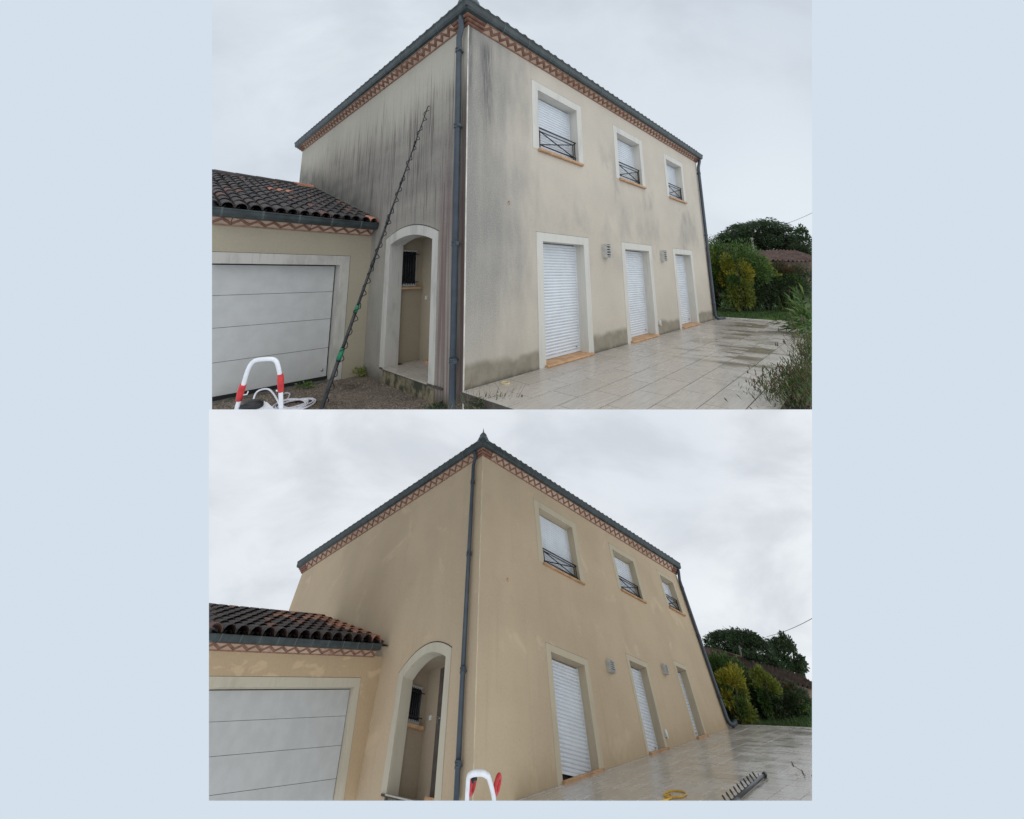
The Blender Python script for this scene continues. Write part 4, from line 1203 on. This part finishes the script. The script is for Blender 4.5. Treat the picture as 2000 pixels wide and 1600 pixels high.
def near_plants(key):
    if key == 'dirty':
        # oleander with long narrow leaves
        b = (8.25, -2.98, .02)
        pl = Plot(key, b)
        root = thing('oleander', 'long-leaved green oleander arching over the right edge of the wet paving', 'shrub', b)
        Q = []; N = []
        for i in range(110):
            an = rnd.uniform(0, 6.28); el = rnd.uniform(.15, 1.2); ln = rnd.uniform(.35, 1.15)
            d = np.array([math.cos(an) * math.cos(el), math.sin(an) * math.cos(el), math.sin(el)])
            for j in range(9):
                t = rnd.uniform(.35, 1.0); p = d * ln * t + np.array([.10, 0, .08 - .12 * t * t])
                Q.append(p); N.append(d * .9 + np.array([rnd.gauss(0, .45), rnd.gauss(0, .45), rnd.gauss(.1, .35)]))
        Q = np.array(Q); N = np.array(N)
        Nw = N[:, :1] * pl.r + N[:, 1:2] * pl.f + N[:, 2:] * pl.u
        leafpart('foliage', root, leaf_mesh('foliage', pl(Q), Nw, .36, .11, [MAT['olean']], None, .2))
        st = MB()
        for i in range(9):
            an = i * .7; st.tube([pl.one(.18, 0, -.05), pl.one(.18 + math.cos(an) * .2, math.sin(an) * .2, .45), pl.one(.18 + math.cos(an) * .4, math.sin(an) * .4, .85)], [.014, .01, .004], 5)
        part('stem', st, MAT['herb'], root)
        # herb clump with dry flower heads
        for (b, w, h, n, lab, sl) in (((2.30, -3.28, .02), .95, .30, 3600, 'low bushy brownish herb clump with dry flower heads at bottom right of the wet paving', 26),
                                  ((3.15, -3.30, .02), .55, .62, 2600, 'taller green lavender clump with dark seed heads on the right paving edge', 12)):
            pl = Plot(key, b); root = thing('herb_clump', lab, 'plant', b, 'herbs along the right edge of the paving')
            Q = np.c_[nrs.randn(n) * w * .26 + .1, nrs.randn(n) * w * .22, nrs.rand(n) ** .8 * h]
            Q[:, 2] *= np.clip(1.15 - (np.abs(Q[:, 0] - .1) / w) * 1.1, .2, 1)
            N = nrs.randn(n, 3) * np.array([.5, .5, .3]) + np.array([-.1, 0, 1.0])
            Nw = N[:, :1] * pl.r + N[:, 1:2] * pl.f + N[:, 2:] * pl.u
            leafpart('foliage', root, leaf_mesh('foliage', pl(Q), Nw, .07, .16, [MAT['herb'], MAT['flower']], (nrs.rand(n) < (.22 if sl > 20 else .06)) * 1))
            st = MB()
            for i in range(sl):
                x = rnd.uniform(-.55, .2) * w; hh = h * rnd.uniform(.9, 1.45); tip = (x - rnd.uniform(.02, .18), rnd.uniform(-.15, .15), hh * (1 - .5 * abs(x) / w))
                st.tube([pl.one(x * .5 + .05, 0, 0), pl.one(x * .8, tip[1] * .5, hh * .5), pl.one(*tip)], [.003, .0025, .0018], 4)
                c = pl.one(*tip); r = rnd.uniform(.006, .010)
                part('flower_head', MB().lathe([(.002, -.012), (r, -.004), (r, .008), (.003, .022 if sl > 20 else .045)], c, 6), MAT['flower'], root)
            part('stem', st, MAT['stem'], root)
        # weeds at the foot of the corner
        for b, n, h, lab, m in (((-.10, 2.86, -.29), 120, .14, 'small green weed at the foot of the wall between garage and arch', 'lime'),
                                ((-1.0, 2.84, -.29), 90, .07, 'tiny green weed on the gravel under the garage door', 'olean'),
                                ((-.14, .42, -.29), 110, .06, 'low dark moss tuft at the foot of the near downpipe', 'darkleaf')):
            pl = Plot(key, b); root = thing('weed', lab, 'weed', b)
            Q = nrs.randn(n, 3) * np.array([.07, .05, .0]) + np.c_[np.zeros(n), np.zeros(n), nrs.rand(n) * h]
            N = nrs.randn(n, 3) + np.array([0, 0, .8])
            leafpart('foliage', root, leaf_mesh('foliage', pl(Q), N, .05, .5, [MAT[m]]))
        b = (.12, -.35, -.29); pl = Plot(key, b)
        root = thing('dry_weed', 'wispy dry weed stalks growing beside the corner of the raised paving', 'weed', b)
        st = MB()
        for i in range(46):
            x = rnd.uniform(-.28, .30); hh = rnd.uniform(.10, .48) if i > 5 else rnd.uniform(.4, .6); lx = rnd.uniform(-.22, .22)
            st.tube([pl.one(x, -.12, -.01), pl.one(x + lx * .35, -.12, hh * .6), pl.one(x + lx, -.14, hh)], [.003, .0022, .0012], 4)
        part('stalk', st, MAT['stem'], root)
        m_ = 1800
        Q = nrs.randn(m_, 3) * np.array([.20, .06, 0]) + np.c_[np.zeros(m_) + .05, np.full(m_, -.12), nrs.rand(m_) ** 1.5 * .27]
        leafpart('foliage', root, leaf_mesh('foliage', pl(Q), nrs.randn(m_, 3) + np.array([0, 0, .6]), .07, .2, [MAT['darkleaf'], MAT['stem']], (nrs.rand(m_) < .22) * 1))
        rg = MB(); c = (.591, -.178)
        rg.tube([(c[0] + .055 * math.cos(a), c[1] + .055 * math.sin(a), .010) for a in np.linspace(0, 2 * math.pi, 20, endpoint=False)], .010, 6, closed=True)
        solo('plastic_ring', rg, MAT['cap'], 'small cream plastic ring lying on the paving near the house corner', 'ring', base=(c[0], c[1], 0))
    else:
        b = (5.1, -3.42, .30); pl = Plot(key, b)
        root = thing('dry_herb', 'bare flower stalks leaning over the right edge of the clean house paving', 'plant', b)
        st = MB()
        for i in range(8):
            z0 = rnd.uniform(-.55, .05); tip = (rnd.uniform(-.62, -.12), rnd.uniform(-.5, .2), z0 + rnd.uniform(.05, .26))
            st.tube([pl.one(.25, -.2, z0 - .15), pl.one(tip[0] * .4, tip[1] * .5, tip[2] - .06), pl.one(*tip)], [.005, .004, .003], 4)
            part('flower_head', MB().lathe([(.003, -.02), (.012, -.006), (.012, .012), (.004, .04)], pl.one(*tip), 6), MAT['flower'], root)
        part('stem', st, MAT['stem'], root)

# ------------------------------------------------------------------ cleaning gear
def smooth(pts, n=6):
    P = [Vector(p) for p in pts]; out = []
    for i in range(len(P) - 1):
        a, b, c, d = P[max(i - 1, 0)], P[i], P[i + 1], P[min(i + 2, len(P) - 1)]
        for k in range(n):
            t = k / n
            out.append(.5 * ((2 * b) + (c - a) * t + (2 * a - 5 * b + 4 * c - d) * t * t + (3 * b - a - 3 * c + d) * t ** 3))
    out.append(P[-1]); return out

def gear_dirty():
    root = thing('cleaning_trolley', 'white tubular trolley handle with red sleeves standing before the garage door', 'trolley', (-2.2, .25, -.29))
    hp = [(-2.50, .62, -.27), (-2.395, .389, .179), (-2.384, .351, .272), (-2.372, .286, .458), (-2.358, .222, .630), (-2.335, .185, .700), (-2.300, .140, .722), (-2.225, .060, .728), (-2.192, .030, .715), (-2.172, .018, .680),
          (-2.141, .018, .57), (-2.115, .038, .41), (-2.094, .056, .267), (-2.078, .08, .127), (-2.14, .25, -.27)]
    part('handle', MB().tube(smooth(hp, 5), .019, 12), MAT['white_paint'], root)
    part('sleeve', MB().tube(smooth([(-2.371, .272, .50), (-2.378, .306, .42), (-2.380, .325, .355)], 4), [.026, .028, .029, .030, .029, .028, .027, .026, .026], 12), MAT['red'], root)
    part('sleeve', MB().tube(smooth([(-2.141, .015, .59), (-2.128, .024, .50), (-2.118, .036, .43)], 4), [.024, .026, .027, .028, .028, .027, .026, .025, .024], 12), MAT['red'], root)
    part('hook', MB().tube([(-2.375, .31, .40), (-2.33, .28, .405), (-2.325, .275, .43)], .006, 6), MAT['white_paint'], root)
    part('hook', MB().tube([(-2.118, .036, .44), (-2.15, .06, .44)], .008, 6), MAT['white_paint'], root)
    part('tank', MB().box(-2.33, -2.12, .16, .46, -.05, .255).add([(-2.33, .16, .255), (-2.12, .16, .255), (-2.16, .40, .285), (-2.30, .40, .285)], [(0, 1, 2, 3)]), MAT['white_paint'], root)
    part('tank_cap', MB().lathe([(.085, 0), (.095, .02), (.095, .06), (.06, .085)], (-2.27, .33, .24), 16), MAT['black'], root)
    for s in (0, 1):
        x = -2.52 if s == 0 else -2.12; y = .62 if s == 0 else .26
        m = MB(); c = Vector((x, y, -.17)); ax = Vector((.70, -.71, 0)); u = Vector((.71, .70, 0)); v = Vector((0, 0, 1))
        m.tube([c + u * .085 * math.cos(a) + v * .085 * math.sin(a) for a in np.linspace(0, 6.283, 18, endpoint=False)], .035, 8, closed=True)
        part('wheel', m, MAT['black'], root)
    # pale hose coil on the gravel
    hz = -.272; pts = []
    for i in range(170):
        a = i / 170 * 2 * math.pi * 5.2; k = math.sin(i * .21) * .02
        rx, ry = .19 + .05 * math.sin(i * .045) + k, .30 + .09 * math.sin(i * .06 + 1)
        pts.append((-1.42 + rx * math.cos(a) + .05 * math.sin(i * .03), 2.02 + ry * math.sin(a) * .75, hz + .004 * (i / 170) * 6))
    loop = [(-1.62, 1.95, hz + .02), (-1.78, 2.0, .02 + hz), (-1.86, 2.14, hz + .10), (-1.82, 2.22, hz + .22), (-1.70, 2.15, hz + .24), (-1.62, 2.02, hz + .12), (-1.60, 1.9, hz + .02)]
    m = MB().tube(pts, .012, 6).tube(smooth(loop, 5), .012, 6)
    m.tube(smooth([(-1.55, 2.25, hz), (-1.40, 2.62, hz), (-1.32, 2.72, hz), (-1.30, 2.60, hz), (-1.42, 2.30, hz)], 5), .012, 6)
    solo('hose_coil', m, MAT['hose_w'], 'pale coiled hose lying on the gravel between trolley and long black pole', 'hose', base=(-1.42, 2.02, -.29))
    # water-fed pole
    p0, p1 = Vector((-1.185, 1.60, -.29)), Vector((-.055, 1.03, 4.30))
    ax = (p1 - p0); ln = ax.length; ax.normalize()
    root = thing('telescopic_pole', 'long black telescopic pole wrapped with hose leaning on the streaked side wall', 'pole', tuple(p0))
    secs = 7
    for i in range(secs):
        a, b = p0 + ax * ln * i / secs, p0 + ax * ln * (i + 1) / secs
        r = .027 - .0032 * i
        part('section', MB().tube([a, b], r, 10), MAT['carbon'], root)
        if i > 0:
            part('clamp', MB().tube([a - ax * .05, a + ax * .05], r + .008, 10), MAT['green'] if i == 2 else MAT['black'], root)
    q = p0 + ax * ln * .155
    part('clamp', MB().tube([q - ax * .09, q + ax * .07], .034, 10), MAT['green'], root)
    side = Vector(R_CAM[0]); side = (side - ax * side.dot(ax)).normalized(); oth = ax.cross(side)
    pts = []; turns = 25; N = turns * 14
    for i in range(N + 1):
        t = i / N; a = t * turns * 2 * math.pi; rr = .038 - .012 * t + .012 * math.sin(int(t * turns) * 2.4)
        c = p0 + ax * ln * (.02 + .975 * t) + side * (.022 - .008 * t)
        pts.append(c + side * rr * math.cos(a) + oth * rr * math.sin(a))
    part('hose', MB().tube(pts, .0065, 5), MAT['rubber'], root)
    part('tip', MB().tube([p1 - ax * .02, p1 + ax * .05, p1 + ax * .06 + side * .03], .009, 6), MAT['black'], root)

def gear_clean():
    root = thing('cleaning_trolley', 'white tubular trolley handle with two red reels at the corner of the clean house', 'trolley', (-1.5, -1.7, -.9))
    off = Vector((0, 0, 0))
    hp = [(-1.30, -1.30, -.55), (-1.555, -1.513, -.264), (-1.655, -1.61, -.202), (-1.779, -1.745, -.121), (-1.822, -1.800, -.090), (-1.815, -1.845, -.079), (-1.788, -1.885, -.077), (-1.735, -1.938, -.080), (-1.695, -1.958, -.092), (-1.653, -1.959, -.108), (-1.482, -1.867, -.193), (-1.339, -1.745, -.277), (-1.0, -1.5, -.55)]
    part('handle', MB().tube(smooth(hp, 5), .0245, 12), MAT['white_paint'], root)
    ax = Vector(R_CAM[0])
    # reels, facing along the handle bar (place coordinates)
    rr = Vector((0.680, -0.732, -0.043)); dn = Vector((0.657, 0.635, -0.406)); fw = Vector((0.324, 0.248, 0.913))
    for c, s in (((-1.672, -1.702, -.168), 1), ((-1.470, -1.912, -.178), 1)):
        c = Vector(c) + fw * .06
        m = MB(); u, v = dn * .072 + fw * .0, fw * .05 + rr * .028
        m.tube([c + u * math.cos(a) + v * math.sin(a) for a in np.linspace(0, 6.283, 20, endpoint=False)], .022, 8, closed=True)
        part('reel', m, MAT['red'], root)
    c = Vector((-1.745, -1.79, -.125)) + fw * .05
    part('valve', MB().tube([c, c + dn * .05], .022, 8).tube([c + dn * .02, c + dn * .02 + rr * .045], .016, 8), MAT['black'], root)
    g = lambda x, y, z=0.: (x, y, z + .187 * x + .192 * y)
    # yellow hose loop
    cx, cy = 2.395, -2.02
    pts = []
    e1 = Vector((.19, -.02)); e2 = Vector((.0, .0))
    A = [(2.251, -1.901), (2.40, -1.845), (2.56, -1.86), (2.622, -1.95), (2.60, -2.06), (2.50, -2.150), (2.36, -2.165), (2.25, -2.10), (2.20, -2.00)]
    pts = smooth([g(*a, .016) for a in A] + [g(2.225, -1.93, .018), g(2.28, -1.99, .03), g(2.18, -2.06, .016), g(1.9, -2.0, .016)], 5)
    solo('yellow_hose', MB().tube(pts, .0095, 8), MAT['hose_y'], 'yellow hose loop lying on the paving in front of the clean house', 'hose', base=g(cx, cy))
    # short pole with spiral hose, lying on the paving
    p0, p1 = Vector(g(2.02, -2.99, .035)), Vector(g(4.267, -2.779, .035))
    axd = (p1 - p0).normalized(); ln = (p1 - p0).length
    root = thing('coiled_pole', 'dark pole end with spiral black hose lying on the paving at bottom right', 'pole', tuple(p0))
    part('tube', MB().tube([p0, p1], .021, 12), MAT['carbon'], root)
    part('end_cap', MB().tube([p1 - axd * .10, p1 + axd * .02], .030, 12), MAT['black'], root)
    nsl = Vector((-.187, -.192, 1)).normalized(); sd = axd.cross(nsl)
    up = (Vector((0.757, 0.72, .0)) * 0 + nsl)
    pts = []; turns = 10; N = turns * 16
    for i in range(N + 1):
        t = i / N; a = t * turns * 2 * math.pi
        c = p0 + axd * ln * (.02 + .84 * t) + nsl * .035 - sd * .04
        pts.append(c + axd * .06 * math.cos(a) + (nsl * .8 - sd * .6) * .042 * math.sin(a))
    part('hose', MB().tube(pts, .0065, 6), MAT['rubber'], root)

# ------------------------------------------------------------------ sky backdrops
def build_sky(key, D):
    dist = 75.0
    x0, x1, t0, t1 = D['ext']
    t0 = -.70 if t0 is None else t0 - .02
    t1 = .40 if key == 'dirty' else 1.42
    P = []
    for tx, ty in ((x0 - .02, t1), (x1 + .02, t1), (x1 + .02, t0), (x0 - .02, t0)):
        P.append(CAM + (r_ * tx + d_ * ty + f_) * dist)
    b = P[0]
    ex, ez = (P[1] - P[0]).normalized(), (P[3] - P[0]).normalized(); ey = ez.cross(ex)
    m = MB()
    wd, ht = (P[1] - P[0]).length, (P[3] - P[0]).length
    m.quad((0, 0, 0), (wd, 0, 0), (wd, 0, ht), (0, 0, ht))
    me = m.mesh('sky')
    me.materials.append(sky_mat('overcast_sky_' + key, (.60, .67, .75), (.80, .86, .92), (.54, .59, .66), .022, .62) if key == 'dirty' else
                        sky_mat('overcast_sky_' + key, (.72, .77, .83), (.86, .90, .94), (.60, .64, .69), .030, .75))
    o = bpy.data.objects.new('sky', me); BASE[o] = (0, 0, 0)
    CUR['M'] = Matrix.Identity(4)
    mm = Matrix((ex, ey, ez)).transposed().to_4x4(); mm.translation = b
    link(o, None, mm); tag(o, kind='structure')

# ------------------------------------------------------------------ trim each place to its plot
def trim(objs, D):
    x0, x1, t0, t1 = D['ext']
    planes = [(r_ - f_ * x0, 1), (r_ - f_ * x1, -1), (d_ - f_ * t1, -1)]
    if t0 is not None: planes.append((d_ - f_ * t0, 1))
    planes = [(n.normalized() * s) for n, s in planes]            # keep where (p - CAM).n >= 0
    for o in objs:
        if o.type != 'MESH': continue
        W = WM[o]
        me = o.data; n = len(me.vertices)
        if n == 0: continue
        co = np.empty(n * 3); me.vertices.foreach_get('co', co); co = co.reshape(-1, 3)
        Wn = np.array(W); wc = co @ Wn[:3, :3].T + Wn[:3, 3] - np.array(CAM)
        todo = []; gone = False
        for nn in planes:
            dd = wc @ np.array(nn)
            if dd.max() <= 1e-5: gone = True; break
            if dd.min() < -1e-5: todo.append(nn)
        if gone:
            if not o.children:
                bpy.data.objects.remove(o); continue
            me = bpy.data.meshes.new(me.name); o.data = me; continue
        if not todo: continue
        leafy = n > 4000 and o.name.split('.')[0] in ('foliage', 'crown', 'grass', 'gravel')
        if me.users > 1: me = me.copy(); o.data = me
        bm = bmesh.new(); bm.from_mesh(me)
        Wi = W.inverted()
        for nn in todo:
            lc = Wi @ CAM; lnv = (W.to_3x3().transposed() @ nn).normalized()
            res = bmesh.ops.bisect_plane(bm, geom=bm.verts[:] + bm.edges[:] + bm.faces[:], dist=1e-6, plane_co=lc, plane_no=lnv, clear_inner=True)
            if not leafy and o.name.split('.')[0] not in ('sky', 'front_wall', 'side_wall', 'rear_wall', 'wall'):
                es = [e for e in res['geom_cut'] if isinstance(e, bmesh.types.BMEdge) and e.is_valid and e.is_boundary]
                if es:
                    try: bmesh.ops.holes_fill(bm, edges=es, sides=0)
                    except Exception: pass
        bm.to_mesh(me); bm.free(); me.update()

for key in ('dirty', 'clean'):
    D = PLACES[key]
    REG.clear()
    CUR['M'] = D['M']; CUR['s'] = 1.0
    MT = place_mats(key)
    build_ground(key, D)
    build_house(key, D, MT)
    build_garage(key, D, MT)
    build_lamps(key, D)
    build_garden(key)
    near_plants(key)
    (gear_dirty if key == 'dirty' else gear_clean)()
    build_sky(key, D)
    trim(list(REG), D)
# drop empties left without any visible piece
for o in list(scene.objects):
    if o.type == 'EMPTY' and not o.children: bpy.data.objects.remove(o)
